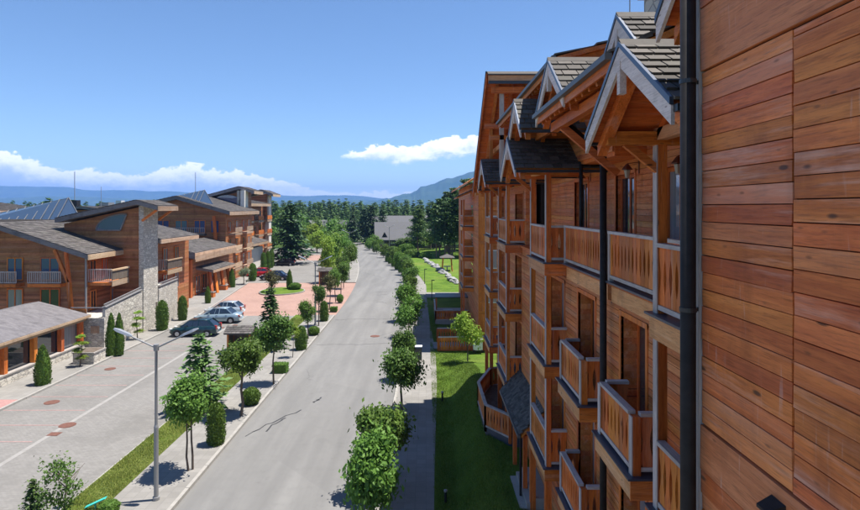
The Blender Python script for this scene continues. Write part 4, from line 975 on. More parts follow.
# --- entrance canopy and porch
EC = empty('entrance_canopy', (-30*K, 80*K, 0), 'orange timber entrance hall with deep fascia canopy and slanted porch posts', 'building')
lbox('wall', 'left_clad_x', EC, -34.5, -30.9, 76, 92, 0, 5.2); lbox('wall_end', 'stained_wood_z', EC, -33, -30.6, 74.6, 75.2, 0, 5.1)
shed(EC, [(-29.8, 6.05), (-34.5, 7.2)], 73.9, 90, .8, rows=8)
lbox('fascia_panel', 'left_pale', EC, -29.84, -29.72, 74.0, 89.9, 4.9, 5.7)
shed(EC, [(-28.6, 3.5), (-31, 3.9)], 77, 86, .3, rows=4, name='porch_roof')
for y in (77.6, 79.4, 82, 84.5):
    b = LB(); b.bar((-28.9, y, .1), (-29.5, y+.5, 3.3), .35, .4); b.build('porch_post', M['stained_wood_z'], EC)
for y in (76.6, 79, 81.5): win_e(EC, -30.88, y, y+1.7, .3, 2.8)
# --- second lodge
L2 = empty('timber_lodge', (-36*K, 98*K, 0), 'long timber lodge behind the entrance canopy with tall white pier', 'building')
b = LB(); b.prism([(-44, 0), (-31.7, 0), (-31.7, 11.0), (-39, 13.2), (-44, 12.4)], 'y', 90.5, 104); b.build('wall', M['left_clad_x'], L2)
lbox('wall_face', 'left_clad_y', L2, -31.7, -31.62, 90.5, 104, 0, 11.0)
shed(L2, [(-30.6, 11.3), (-39, 13.75), (-44, 12.6)], 89.3, 105, .55, rows=12)
for z0 in (7.9, 5.0, 2.2):
    for (a, c) in ((-42.5, -40.5), (-39.6, -37.6), (-36.6, -34.8), (-34.0, -32.6)): win_s(L2, a, c, 90.5, z0, z0+2.0, 'pane_blue' if z0 > 7 else 'pane')
    s_ = lbox('balcony', 'bark', L2, -43, -34.6, 89.4, 90.5, z0-.4, z0-.15); lrail(s_, (-43, 89.45), (-34.6, 89.45), z0-.15, z0+.85, .3)
    for y in (91.5, 95, 98.5, 101.5): win_e(L2, -31.62, y, y+1.4, z0, z0+1.9)
    for y in (93, 99): s_ = lbox('balcony', 'left_pale', L2, -31.62, -30.5, y-1.2, y+2.2, z0-.45, z0-.1); lbox('front_boards', 'left_pale', s_, -30.56, -30.5, y-1.2, y+2.2, z0+.05, z0+.8)
b = LB(); b.bar((-32.4, 89.7, 0), (-33.2, 89.7, 10.6), .4, .4); b.build('forked_column', M['stained_wood_z'], L2)
b = LB(); b.prism([(-44, 0), (-33.2, 0), (-33.2, 15.1), (-44, 12.2)], 'y', 105.4, 109); b.build('wall', M['left_clad_x'], L2)
shed(L2, [(-31.2, 14.9), (-34.0, 15.75), (-44.5, 12.9)], 104, 109.6, .5, rows=12)
lbox('stone_pier', 'stone_wall', L2, -34.4, -33.9, 105.5-1.2, 108.4, 12, 15); lbox('stone_pier', 'plaster', L2, -33.4, -32.7, 103.2, 105.4, 0, 15.0)
lbox('terrace_wall', 'plaster', L2, -36, -32.2, 99, 103.0, 0, 4.0)
b = LB(); arc2 = [(-36.5+2.8*math.cos(t), 12.7+1.5*math.sin(t)) for t in [i*math.pi/8 for i in range(9)]]; b.prism(arc2, 'y', 105.2, 105.3); b.build('round_window', M['pane_blue'], L2)
skylight(L2, -45, -35.5, 92, 12.7, 14.7, 12.3, 1.2, 12)
L3 = empty('timber_lodge', (-36*K, 118*K, 0), 'farthest timber lodge with stacked balconies before the big dark pine', 'building')
lbox('wall', 'left_clad_y', L3, -48, -35.6, 110, 131, 0, 12.6)
for z0 in (9.3, 6.3, 3.3):
    for y in (111.5, 115, 118.5, 122, 126): win_e(L3, -35.58, y, y+1.6, z0, z0+2.0)
    for y in (113, 120, 126.5): s_ = lbox('balcony', 'left_pale', L3, -35.58, -34.6, y-1.3, y+2.4, z0-.5, z0-.1); lbox('front_boards', 'stained_wood_y', s_, -34.66, -34.6, y-1.3, y+2.4, z0, z0+.85)
shed(L3, [(-33.6, 12.7), (-44, 14.6)], 109.8, 124, .5, rows=10)
b = LB(); b.prism([(-46, 10), (-35, 10), (-35, 15), (-46, 12.4)], 'y', 126, 130); b.build('wall', M['left_clad_x'], L3)
shed(L3, [(-33.4, 14.8), (-36.0, 15.8), (-46, 13.2)], 125, 131.5, .5, rows=10)
lbox('pier', 'plaster', L3, -35.5, -34.7, 126.6, 128.6, 0, 14.6)
lbox('low_wing', 'plaster', L3, -36, -33.6, 110, 118, 0, 4.0); shed(L3, [(-32.6, 5.0), (-37, 6.2)], 108, 119, .4, rows=6)
# roofs of lodges farther back on the left
BK = empty('back_lodge', (-60*K, 95*K, 0), 'brown lodge top with black flue behind the first skylight', 'building')
lbox('wall', 'left_clad_x', BK, -58, -52, 92, 100, 0, 11.5); shed(BK, [(-50.8, 11.55), (-55, 12.1), (-59, 11.75)], 91, 101, .35, rows=6)
lbox('flue', 'trim_black', BK, -57.4, -56.4, 92.6, 93.6, 11.6, 13.1); 
b = LB(); b.cyl((-57.6, 94, 11.5), (-57.6, 94, 17.8), .06); b.build('aerial', M['steel'], BK)
b = LB(); b.cyl((-54.4, 96, 11.5), (-54.4, 96, 15.4), .04); b.build('aerial', M['steel'], BK)
b = LB(); b.cyl((-40.2, 100, 12.5), (-40.2, 100, 18.0), .05); b.build('aerial', M['steel'], L2)
BK2 = empty('back_lodge', (-66*K, 130*K, 0), 'grey roofed lodge top with white vent box farther back', 'building')
lbox('wall', 'left_clad_x', BK2, -73, -66, 125, 135, 0, 11.6); shed(BK2, [(-65, 11.7), (-70, 12.3), (-74, 11.9)], 124, 136, .4, rows=6); lbox('vent_box', 'white_frame', BK2, -67.4, -66.2, 124.5, 126, 11.8, 13.4); lbox('vent_box', 'galv', BK2, -71, -69, 124.5, 127, 12.1, 13.0)
BK3 = empty('back_lodge', (-50*K, 66*K, 0), 'pale eaved roof corner at the left skyline', 'building')
lbox('wall', 'left_clad_x', BK3, -62, -50.5, 66, 74, 0, 11.2); shed(BK3, [(-48.6, 11.6), (-56, 12.6), (-62, 12.0)], 64.5, 75, .4, rows=6)

# ------------------------------------------------------------------ distant houses
def house(x, y, w_, d, h, rz, lab, roofh=3.2, wall='plaster', dorm=0):
    o = empty('house', (x, y, 0), lab, 'house', None, rz); 
    def part(nm, mat, b):
        me = b.mesh(nm, M[mat]); c = bpy.data.objects.new(nm, me); col.objects.link(c); c.parent = o; return c
    part('wall', wall, MB().box(-w_/2, w_/2, -d/2, d/2, -.3, h))
    b = MB(); b.prism([(-d/2-.7, h-.3), (0, h+roofh), (d/2+.7, h-.3), (d/2+.7, h-.55), (0, h+roofh-.3), (-d/2-.7, h-.55)], 'x', -w_/2-.6, w_/2+.6); rf = part('roof', 'house_roof', b)
    b = MB(); b.prism([(-d/2, h-.3), (0, h+roofh-.35), (d/2, h-.3)], 'x', -w_/2, w_/2); part('gable_wall', wall, b)
    for i in range(dorm):
        xx = -w_/2+w_*(i+.5)/dorm; b = MB(); b.prism([(xx-.9, h+.3), (xx+.9, h+.3), (xx, h+1.9)], 'y', -d/2+.2, -d/4+.5); part('dormer', 'trim_black', b)
    n = max(2, int(w_/3))
    for i in range(n):
        xx = -w_/2+w_*(i+.5)/n
        for zf in ([.9] if h < 4 else [.9, 3.6]):
            w2 = part('window', 'white_frame', MB().box(xx-.6, xx+.6, -d/2-.06, -d/2, zf, zf+1.4)); g_ = MB().box(xx-.5, xx+.5, -d/2-.075, -d/2-.061, zf+.1, zf+1.3).mesh('pane', M['pane']); c = bpy.data.objects.new('pane', g_); col.objects.link(c); c.parent = w2
    return o
house(-5.5, 168, 18, 11, 2.4, .1, 'low house with pale grey roof and dark dormers by the pines', 4.6, 'bark', 4)
house(-3, 160, 9, 8, 2.6, -.05, 'small grey roofed annex in front of the dormered house', 2.6, 'bark', 0)
house(-9, 192, 18, 9, 5.5, .15, 'house with white verge roof behind the dormered house', 3.0, 'bark', 0)
house(-30, 200, 11, 9, 3.4, -.5, 'grey roofed house where the street bends away', 3.4, 'bark', 0)
house(-39, 210, 9, 8, 3.4, .9, 'grey gabled house left of the bend among trees', 3.2, 'bark', 0)
house(-60, 175, 12, 10, 7.2, .2, 'pale flat fronted house behind the farthest lodge', 2.0, 'plaster', 0)
house(-52, 165, 10, 9, 4.2, .2, 'orange walled house with pale roof behind the farthest lodge', 2.0, 'stained_wood_x', 0)

# ------------------------------------------------------------------ vegetation
def quads(C, U, Wv):
    """diamond-ish leaves: centres C, half axes U (long) and Wv (short)"""
    n = len(C); V = np.empty((n, 4, 3)); V[:, 0] = C-U; V[:, 1] = C+Wv-U*.1; V[:, 2] = C+U; V[:, 3] = C-Wv-U*.1
    F = np.arange(n*4).reshape(n, 4); return V.reshape(-1, 3), F
def unit(a): return a/np.maximum(1e-6, np.linalg.norm(a, axis=1, keepdims=True))
def crown_mesh(name, mat, seed, clumps, per, leaf, sig=.17, egg=0.0, open_=.35):
    """broadleaf crown in a unit ball: uneven clumps of leaves with gaps"""
    g_ = np.random.default_rng(seed)
    nl = 9; ld = unit(g_.normal(size=(nl, 3))); ld[:, 2] = ld[:, 2]*.9+.05
    lc = ld*g_.uniform(.34, .66, (nl, 1)); lr = g_.uniform(.24, .5, nl)
    li = g_.choice(nl, clumps, p=lr**2/np.sum(lr**2)); d = unit(g_.normal(size=(clumps, 3))+ld[li]*.5)
    c = lc[li]+d*(lr[li]*g_.uniform(open_, 1.0, clumps)**.5)[:, None]; c[:, 0:2] *= (1-egg*c[:, 2:3])
    k = np.repeat(np.arange(clumps), per); s = sig*g_.uniform(.55, 1.3, clumps)[k]
    P = c[k]+g_.normal(size=(len(k), 3))*s[:, None]*np.array([1, 1, .75])
    n_ = unit(P*.7+np.array([0, 0, .75])+g_.normal(size=P.shape)*.75)
    a = unit(np.cross(n_, g_.normal(size=P.shape))); b_ = np.cross(n_, a)
    L = leaf*g_.uniform(.6, 1.3, len(k))[:, None]
    V, F = quads(P, a*L, b_*L*.55); return npmesh(name, V, F, M[mat])
def conifer_mesh(name, mat, seed, whorls=22, per=9, sprays=9, w=.2, droop=.25, base=.06, power=.85, gap=.25):
    """conifer 1 unit tall: whorls of drooping branches carrying needle sprays"""
    g_ = np.random.default_rng(seed); C = []; U = []; Wv = []
    for i in range(whorls):
        t = (i+g_.uniform(-.3, .3))/whorls; z = base+(1-base)*max(0, t); R0 = w*(1-z)**power*1.15+.012
        for j in range(per):
            if g_.random() < gap*.5: continue
            th = 2*math.pi*(j+g_.uniform(-.4, .4))/per+i*.7; R_ = R0*g_.uniform(.6, 1.18)
            for s in range(sprays):
                u = (s+.6)/sprays; rad = R_*u; zz_ = z-droop*R_*u**1.5+.12*R_*u*u+g_.normal()*.006
                side = g_.normal()*.055*w*3*(1-u*.5)
                dx, dy = math.cos(th), math.sin(th)
                C.append((dx*rad-dy*side, dy*rad+dx*side, zz_))
                th2 = th+g_.normal()*.6; sl = g_.uniform(.5, 1.2)*(.030+w*.055)*(1.15-.5*z)
                U.append((math.cos(th2)*sl, math.sin(th2)*sl, -sl*g_.uniform(-.1, .55))); Wv.append((-math.sin(th2)*sl*.42, math.cos(th2)*sl*.42, g_.normal()*sl*.25))
    C = np.array(C); V, F = quads(C, np.array(U), np.array(Wv)); return npmesh(name, V, F, M[mat])
def pine_mesh(name, mat, seed, n=60, per=60, low=.35, w=.2):
    """tall pine: irregular puffs of needles along the upper stem"""
    g_ = np.random.default_rng(seed); z = low+(1-low)*g_.uniform(0, 1, n)**.9
    R_ = w*(1.06-z)**.7*g_.uniform(.25, 1.15, n)+.01; th = g_.uniform(0, 6.3, n)
    c = np.stack([np.cos(th)*R_, np.sin(th)*R_, z-.02*R_], 1); k = np.repeat(np.arange(n), per)
    P = c[k]+g_.normal(size=(len(k), 3))*np.array([.036, .036, .018])*(1.25-z[k])[:, None]*1.5
    n_ = unit(np.array([0, 0, .8])+g_.normal(size=P.shape)*.6); a = unit(np.cross(n_, g_.normal(size=P.shape))); b_ = np.cross(n_, a)
    L = .016*g_.uniform(.6, 1.4, len(k))[:, None]; V, F = quads(P, a*L, b_*L*.5); return npmesh(name, V, F, M[mat])
def clipped_mesh(name, mat, seed, prof, n, leaf, up=.8, jit=.03):
    """clipped shrub: leaf sprays over a profile (r, z) list, unit height"""
    g_ = np.random.default_rng(seed); pr = np.array(prof); z = g_.uniform(0, 1, n)
    r = np.interp(z, pr[:, 1], pr[:, 0]); th = g_.uniform(0, 6.3, n)
    r = r*(1+.06*np.sin(5*th+9*z)+.05*np.sin(3*th-13*z))+g_.normal(size=n)*jit*.6
    r *= np.where(g_.random(n) < .25, g_.uniform(.5, 1, n), 1)
    P = np.stack([np.cos(th)*r, np.sin(th)*r, z+g_.normal(size=n)*jit*.5], 1)
    o = np.stack([np.cos(th), np.sin(th), np.zeros(n)], 1)
    a = unit(o*.5+np.array([0, 0, up])+g_.normal(size=P.shape)*.45); b_ = unit(np.cross(a, o+g_.normal(size=P.shape)*.5))
    L = leaf*g_.uniform(.6, 1.35, n)[:, None]; V, F = quads(P, a*L, b_*L*.5); return npmesh(name, V, F, M[mat])
def hull_mesh(name, mat, prof, f=.86):
    b = MB(); b.lathe((0, 0), [(max(.004, r*f), z) for r, z in prof], 12); return b.mesh(name, M[mat])
CR = {'maple': [crown_mesh('crown', 'leaf_maple', 11+i, 130, 36, .076, .185) for i in range(3)], 'mapledark': [crown_mesh('crown', 'leaf_dark', 31+i, 130, 36, .076, .185) for i in range(2)],
      'near': [crown_mesh('crown', 'leaf_maple', 21+i, 150, 46, .078, .175) for i in range(2)], 'lime': [crown_mesh('crown', 'leaf_lime', 41, 90, 26, .075, .15, .45, .1)],
      'sparse': [crown_mesh('crown', 'leaf_dark', 47, 46, 26, .062, .13, -.1, .2)], 'olive': [crown_mesh('crown', 'leaf_olive', 51, 110, 22, .06)], 'far': [crown_mesh('crown', 'leaf_maple', 61+i, 70, 22, .11, .2) for i in range(2)], 'limefar': [crown_mesh('crown', 'leaf_lime', 66, 70, 22, .11, .2)],
      'fardark': [crown_mesh('crown', 'leaf_dark', 71+i, 70, 22, .11, .2) for i in range(2)], 'red': [crown_mesh('crown', 'leaf_redbrown', 81, 80, 22, .09)]}
SPR = [conifer_mesh('crown', 'needle_spruce', 3, 24, 9, 10, .30, .28), conifer_mesh('crown', 'needle_bright', 4, 22, 9, 10, .31, .2, gap=.5)]
FOR = [conifer_mesh('crown', 'needle_forest', 8+i, 15, 8, 6, w_, .2, .16, .7) for i, w_ in enumerate((.19, .23, .16))]
BIGP = conifer_mesh('crown', 'needle_pine', 15, 24, 12, 13, .37, .12, .10, .6, gap=.5)
PIN = [pine_mesh('crown', m_, 90+i, 80, 60, lo, .17) for i, (m_, lo) in enumerate((('needle_forest', .3), ('needle_spruce', .25), ('needle_bright', .38)))]
def trunk_mesh(h, r0, r1, mat, seed, limbs=4, lean=.02, spread=.5, top=.5):
    rr = random.Random(seed); b = MB(); n = 5; pts = []; x = y = 0
    for i in range(n+1):
        pts.append(Vector((x, y, h*i/n))); x += rr.uniform(-lean, lean)*h; y += rr.uniform(-lean, lean)*h
    for i in range(n): b.cyl(pts[i], pts[i+1], r0+(r1-r0)*i/n, r0+(r1-r0)*(i+1)/n, 8)
    for k in range(limbs):
        t = rr.uniform(.55, .95); p = pts[int(t*n)].lerp(pts[min(n, int(t*n)+1)], t*n % 1); a = rr.uniform(0, 6.3)
        q = p+Vector((math.cos(a)*spread, math.sin(a)*spread, rr.uniform(.6, 1.0)*top)); b.cyl(p, q, r1*1.1, r1*.35, 6)
    return b.mesh('trunk', M[mat])
SEED = [0]
def broad(x, y, h, w_, kind='maple', label='', group=None, z=.12, ch=None, base=None, r0=.065, name='street_tree', stems=1):
    """broadleaf tree of height h, crown width w_, crown height ch"""
    SEED[0] += 1; sd_ = SEED[0]; o = empty(name, (x, y, z), label, 'tree', group, random.Random(sd_).uniform(0, 6))
    ch = ch or w_*1.3; hc = h-ch/2
    for s in range(stems):
        t = inst('trunk', trunk_mesh(hc+ch*.15, r0, r0*.45, 'bark', sd_+s*50, 9, .02, w_*.3, ch*.3), (0, 0, 0)); t.parent = o
        if stems > 1: t.location = (.09*(s*2-1), 0, -.06); t.rotation_euler = (0, .03*(s*2-1), s)
    me = CR[kind][sd_ % len(CR[kind])]; c = inst('crown', me, (0, 0, hc), None, random.Random(sd_).uniform(0, 6), (w_/2, w_/2, ch/2)); c.parent = o
    return o
def conif(x, y, h, me, label, group=None, z=0, ws=1.0, name='spruce_tree', r0=None, mat='bark', rz=None, cat='tree'):
    SEED[0] += 1; o = empty(name, (x, y, z), label, cat, group, R.uniform(0, 6) if rz is None else rz)
    key = ('tk', mat)
    if key not in BM: BM[key] = trunk_mesh(1.0, .017, .003, mat, 5, 0, .004)
    t = inst('trunk', BM[key], (0, 0, -.15), None, 0, (h*(r0 or 1), h*(r0 or 1), h*.97)); t.parent = o
    c = inst('crown', me, (0, 0, 0), None, 0, (h*ws, h*ws, h)); c.parent = o; return o
CONE = [(.20, 0), (.235, .12), (.24, .35), (.20, .6), (.12, .85), (.05, .96), (.01, 1)]
EGG = [(.16, 0), (.19, .2), (.2, .5), (.18, .75), (.12, .92), (.02, 1)]
BALL = [(.25, 0), (.44, .2), (.5, .45), (.46, .7), (.3, .9), (.05, 1)]
TH = {'cone': (clipped_mesh('foliage', 'leaf_thuja', 1, CONE, 3800, .026), hull_mesh('core', 'leaf_thuja', CONE)), 'egg': (clipped_mesh('foliage', 'leaf_thuja', 2, EGG, 3800, .026), hull_mesh('core', 'leaf_thuja', EGG)),
      'ball': (clipped_mesh('foliage', 'leaf_maple', 3, BALL, 2600, .05, .2), hull_mesh('core', 'leaf_maple', BALL))}
def clip(x, y, h, w_, kind, label, group=None, z=.12, name='clipped_shrub', cat='shrub'):
    f, c = TH[kind]; o = empty(name, (x, y, z), label, cat, group, R.uniform(0, 6)); ref = {'cone': .48, 'egg': .4, 'ball': 1.0}[kind]; s = w_/ref
    for nm, me in (('foliage', f), ('core', c)):
        q = inst(nm, me, (0, 0, 0), None, 0, (s, s, h)); q.parent = o
    return o
GL = 'round street trees along the left pavement'; TL = 'round crowned street tree on the far left pavement past the red paving'
broad(-10.1, 24.6, 4.15, 1.95, 'near', 'twin stemmed round crowned street tree next to the egg shaped shrub', None, stems=2, ch=2.3, r0=.05)
broad(-10.0, 31.0, 4.35, 2.15, 'near', 'round crowned street tree beside the clipped ball shrub', None, ch=2.4, r0=.08)
broad(-9.7, 36.5, 4.5, 2.2, 'mapledark', 'taller dense street tree standing beside the boxy hedge', None, ch=2.7)
broad(-10.0, 43.0, 2.6, 1.1, 'lime', 'small light green sapling among the left street trees', None, ch=1.4, r0=.03)
for (x, y, h, w_, kd) in ((-10.1, 49.1, 3.4, 1.6, 'maple'), (-10.2, 54.4, 4.0, 1.5, 'mapledark'), (-10.6, 62.8, 4.0, 1.6, 'red'), (-10.7, 68, 4.1, 1.9, 'maple'), (-10.9, 73.4, 4.4, 2.4, 'maple'), (-11.5, 80, 4.6, 2.2, 'mapledark'),
                          (-12.0, 89.5, 5.6, 2.5, 'maple'), (-13.0, 97, 5.2, 2.6, 'mapledark'), (-14.3, 106, 5.6, 2.8, 'maple'), (-16.2, 116, 5.6, 2.8, 'maple'), (-18.2, 127, 5.6, 3, 'mapledark'), (-21, 139, 5.8, 3, 'maple')):
    lab = {49.1: 'round street tree just past the stout egg shaped shrub', 54.4: 'round dark leaved street tree beside the second street lamp', 62.8: 'reddish leaved street tree at the edge of the red paving', 68: 'street tree over the small ball shrub at the red paved entrance',
           73.4: 'wide crowned street tree beside the red paved entrance', 80: 'dark crowned street tree at the far side of the red paved entrance'}.get(y)
    broad(x, y, h, w_, kd, lab or TL, None if lab else GL)
for (x, y, h, w_, kd) in ((-15.0, 86, 7.0, 2.9, 'limefar'), (-15.6, 95, 7.2, 3.2, 'far'), (-16.6, 103, 6.6, 3.2, 'limefar'), (-18.5, 112, 6.4, 3.4, 'far'), (-20.5, 120, 6.0, 3.4, 'far')):
    broad(x, y, h, w_, kd, 'full yellow green tree between the parking yard and street' if kd == 'limefar' else 'full mid green tree between the parking yard and street', 'trees along the parking yard edge', ch=h*.72, name='broadleaf_tree')
conif(-12.7, 32.2, 4.35, SPR[1], 'green spruce on the grass verge behind the twin stemmed street tree', ws=1.3)
conif(-12.4, 45.7, 5.1, SPR[0], 'dark spruce on the grass verge near the small shelter', ws=.95)
broad(-12.9, 20.4, 2.55, 1.9, 'sparse', 'leafy low tree on the verge beside the turquoise board', None, ch=2.2, r0=.04, name='verge_tree')
conif(-14.0, 20.4, 1.75, SPR[1], 'little spruce at the plaza edge beside the leafy low tree', ws=1.15)
clip(-10.0, 27.3, 1.95, .8, 'egg', 'tall egg shaped clipped shrub next to the twin stemmed tree'); clip(-9.9, 45.4, 1.85, .9, 'egg', 'stout egg shaped clipped shrub near the small sapling'); clip(-10.1, 56.8, 1.95, .82, 'egg', 'slim egg shaped clipped shrub near the second street lamp')
clip(-10.0, 32.8, .95, 1.0, 'ball', 'round clipped ball shrub under the street tree with thick trunk'); clip(-9.9, 50.6, .75, 1.0, 'ball', 'low clipped ball shrub at the second street lamp'); clip(-10.2, 68, .95, .8, 'ball', 'small clipped ball shrub at the red paved entrance')
clip(-11.7, 21.2, .42, .7, 'ball', 'tiny round bush at the pavement edge near the turquoise board')
def boxhedge(x, y, lx, ly, h, label):
    g_ = np.random.default_rng(int(abs(x*97+y*13))); n = 1500; P = g_.uniform(-1, 1, (n, 3)); ax = g_.integers(0, 3, n); sg = np.sign(g_.uniform(-1, 1, n)); P[np.arange(n), ax] = sg; P[:, 2] = P[:, 2]*.5+.5
    P = P*np.array([lx/2, ly/2, h])+g_.normal(size=(n, 3))*.015; a = unit(g_.normal(size=(n, 3))+np.array([0, 0, .6])); b_ = unit(np.cross(a, g_.normal(size=(n, 3))))
    V, F = quads(P, a*.04, b_*.022); o = empty('box_hedge', (x, y, .12), label, 'hedge')
    c = inst('foliage', npmesh('foliage', V, F, M['leaf_maple']), (0, 0, 0)); c.parent = o; c = inst('core', MB().box(-lx/2*.95, lx/2*.95, -ly/2*.95, ly/2*.95, 0, h*.96).mesh('core', M['leaf_maple']), (0, 0, 0)); c.parent = o
boxhedge(-9.95, 39.2, .95, .8, .6, 'boxy clipped hedge block beside the taller dense street tree'); boxhedge(-10.0, 62.2, .7, .6, .45, 'small boxy hedge at the start of the red paving')
# right pavement row
RL = 'round crowned street tree along the bending right pavement past the garden path'; RG = 'round street trees along the right pavement'
broad(-1.7, 22.9, 3.75, 2.2, 'near', 'bright leafy street tree by the shaded pavement and dark lawn', None, ch=2.9, r0=.06)
broad(-1.78, 19.9, 3.6, 2.1, 'near', 'bushy street tree standing at the very start of the right row', None, ch=3.0, r0=.06)
broad(-2.0, 16.3, 2.2, .9, 'near', 'low leafy sapling by the right kerb', None, ch=1.4, r0=.03)
broad(-1.35, 31.9, 3.6, 2.35, 'mapledark', 'dense street tree next to the tall dark column shrub', None, ch=2.8, r0=.07)
clip(-1.2, 42.6, 1.9, .8, 'egg', 'dark upright column shrub beside the litter bin'); 
broad(-1.45, 37.6, 3.3, 1.7, 'mapledark', 'narrow dark street tree before the litter bin', None, ch=2.6, r0=.05)
for (x, y, h, w_, kd) in ((-1.45, 50.2, 3.7, 2.5, 'maple'), (-1.6, 56.8, 3.9, 2.8, 'maple'), (-1.7, 64.5, 3.6, 2.1, 'maple'), (-1.9, 72, 3.8, 2.3, 'mapledark'), (-2.2, 79, 4.0, 2.2, 'maple'), (-2.8, 87, 3.6, 2.2, 'maple'), (-3.6, 96, 3.4, 2.2, 'mapledark'), (-4.6, 104, 3.3, 2.3, 'maple'),
                          (-6.0, 112, 3.2, 2.2, 'maple'), (-7.4, 119.5, 3.2, 2.0, 'mapledark'), (-9.6, 129, 3.2, 2.4, 'maple'), (-12, 140, 3.3, 2.6, 'maple'), (-15, 152, 3.4, 2.6, 'maple')):
    lab = {50.2: 'round street tree just past the litter bin on the right pavement', 56.8: 'wide crowned street tree level with the garden terrace', 64.5: 'street tree between the garden terrace and garden path', 72: 'dark crowned street tree at the mouth of the garden path', 79: 'tall street tree just past the garden path'}.get(y)
    broad(x, y, h, w_, kd, lab or RL, None if lab else RG)
for (x, y) in ((-8.1, 119), (-7.2, 114.6), (-6.2, 109), (-5.3, 104), (-4.4, 99.2), (-3.6, 94)): clip(x, y, 1.35, .8, 'cone', 'little clipped cone shrub by the kerb of the bending street', 'cone shrubs along the right kerb')
for (x, y, s) in ((-9.5, 122, 2.2), (-6.5, 126, 2.6), (-3.5, 124, 2.0), (-11, 134, 2.6), (-8, 140, 3.0)): clip(x+3.4, y, s*.8, s*1.3, 'ball', 'rounded green bush beside the garden edge', 'rounded bushes before the dormered house')
o = broad(3.0, 41.3, 3.9, 2.3, 'lime', 'young lime green tree on the lit lawn before the board fence', None, z=.3, ch=3.1, r0=.05, name='young_tree')
# plaza plants by the lodges
clip(-24.4, 36.5, 2.45, .9, 'cone', 'pointed cypress in front of the arcade pavilion posts'); clip(-23.95, 43.6, 3.15, .72, 'cone', 'paired tall cypress against the stone terrace corner', 'paired cypresses at the stone terrace'); clip(-23.5, 43.9, 3.1, .68, 'cone', 'paired tall cypress against the stone terrace corner', 'paired cypresses at the stone terrace')
clip(-24.2, 52.6, 2.7, 1.0, 'egg', 'stout clipped cypress near the stone slab pier foot'); clip(-24.3, 57.2, 2.4, .85, 'egg', 'clipped cypress at the end of the stone terrace'); clip(-25.6, 67.3, 1.95, .65, 'cone', 'slim cypress in front of the timber entrance hall')
def cloud_tree(x, y, h, label, mat='lime'):
    o = empty('cloud_pruned_tree', (x, y, .12), label, 'tree'); t = inst('trunk', trunk_mesh(h*.85, .05, .02, 'bark', int(x*x), 3, .03, .3, .2), (0, 0, 0)); t.parent = o
    for (zz_, r, dx) in ((.28, .42, .15), (.5, .5, -.12), (.72, .5, .1), (.92, .38, 0)):
        c = inst('foliage_tier', CR[mat][0], (dx*h*.3, 0, h*zz_), None, zz_*9, (r*h*.42, r*h*.42, h*.085)); c.parent = o
cloud_tree(-24.5, 40.6, 2.3, 'tiered pale green garden conifer beside the stone planter'); cloud_tree(-24.6, 48.9, 2.5, 'tiered yellow green garden tree by the stone terrace wall')
clip(-27.3, 80.6, 2.6, .9, 'cone', 'dark upright shrub beside the entrance porch planter'); broad(-26.6, 83.7, 2.8, 2.1, 'olive', 'round grey green tree on the forecourt past the entrance canopy', None, ch=1.9, name='forecourt_tree')
clip(-26.7, 88.3, 2.6, 1.1, 'egg', 'upright green shrub between round tree and parked red car')
for (x, y) in ((-28.9, 102), (-28.8, 104.4), (-29.0, 107.2), (-29.6, 110)): clip(x, y, 3.2, .95, 'egg', 'tall cypress in a close row before the farthest lodge', 'cypress row before the farthest lodge')
clip(-18.8, 79, 2.6, .8, 'cone', 'slim cypress on the green traffic island', z=.16); clip(-17.9, 78.4, .9, 1.6, 'ball', 'low spreading bush on the green traffic island', z=.16)
broad(-20.6, 76.2, 3.0, 2.2, 'red', 'thin leaved small tree on the green traffic island', None, z=.16, name='island_tree')
conif(-27.0, 114.6, 12.2, BIGP, 'large spreading dark pine over the parked black car', name='pine_tree', ws=.95)
# forest and trees behind
PG = 'tall pines behind the lawn'
rp = random.Random(12); k = 0
while k < 30:
    y = rp.uniform(124, 172); x = rp.uniform(-3, 16) + (y-124)*.02
    if abs(x+6) < 0: continue
    h = (12.2+.55*max(-3, x))*rp.uniform(.78, 1.02); conif(x, y, h, PIN[k % 3], ('tall mid green pine beyond the rock lined lawn', 'tall dark needled pine beyond the rock lined lawn', 'tall bright green pine with long bare stem beyond the lawn')[k % 3], PG, name='pine_tree', ws=rp.uniform(.95, 1.4), mat='pine_bark', z=.2); k += 1
for (x, y, h) in ((-17, 178, 12), (-20, 186, 11), (-22, 172, 9.5), (-14, 184, 11)): conif(x, y, h, BIGP, 'dense dark conifer where the street bends by the grey roofs', 'conifers at the street bend', name='pine_tree', ws=.8)
for (x, y, h, w_, kd) in ((-30, 150, 7, 5, 'limefar'), (-27, 165, 7.5, 6, 'far'), (-36, 160, 8.5, 7, 'fardark'), (-33, 172, 8, 6, 'far'), (-41, 180, 10, 8, 'fardark'), (-27, 142, 5.5, 4.5, 'limefar'), (-47, 190, 11, 9, 'fardark'), (-24, 155, 6.5, 5, 'far'),
                          (-38, 142, 7, 5, 'fardark'), (-25, 178, 7, 6, 'far'), (-31, 188, 8, 6, 'fardark'), (2, 150, 5, 5, 'far'), (-2, 148, 3.6, 4.5, 'far'), (-14, 158, 3.6, 4.5, 'far'), (-6, 152, 3.4, 5, 'fardark'), (-44, 150, 8, 6, 'fardark'), (-50, 165, 8.5, 7, 'far')):
    broad(x, y, h, w_, kd, {'limefar': 'yellow green leafy tree in the green belt behind the parking yard', 'far': 'mid green leafy tree in the green belt around the distant houses', 'fardark': 'dark green leafy tree in the green belt around the distant houses'}[kd], 'leafy trees in the green belt', ch=h*.8, name='broadleaf_tree', z=0, r0=.15)
rp = random.Random(5); n = 0
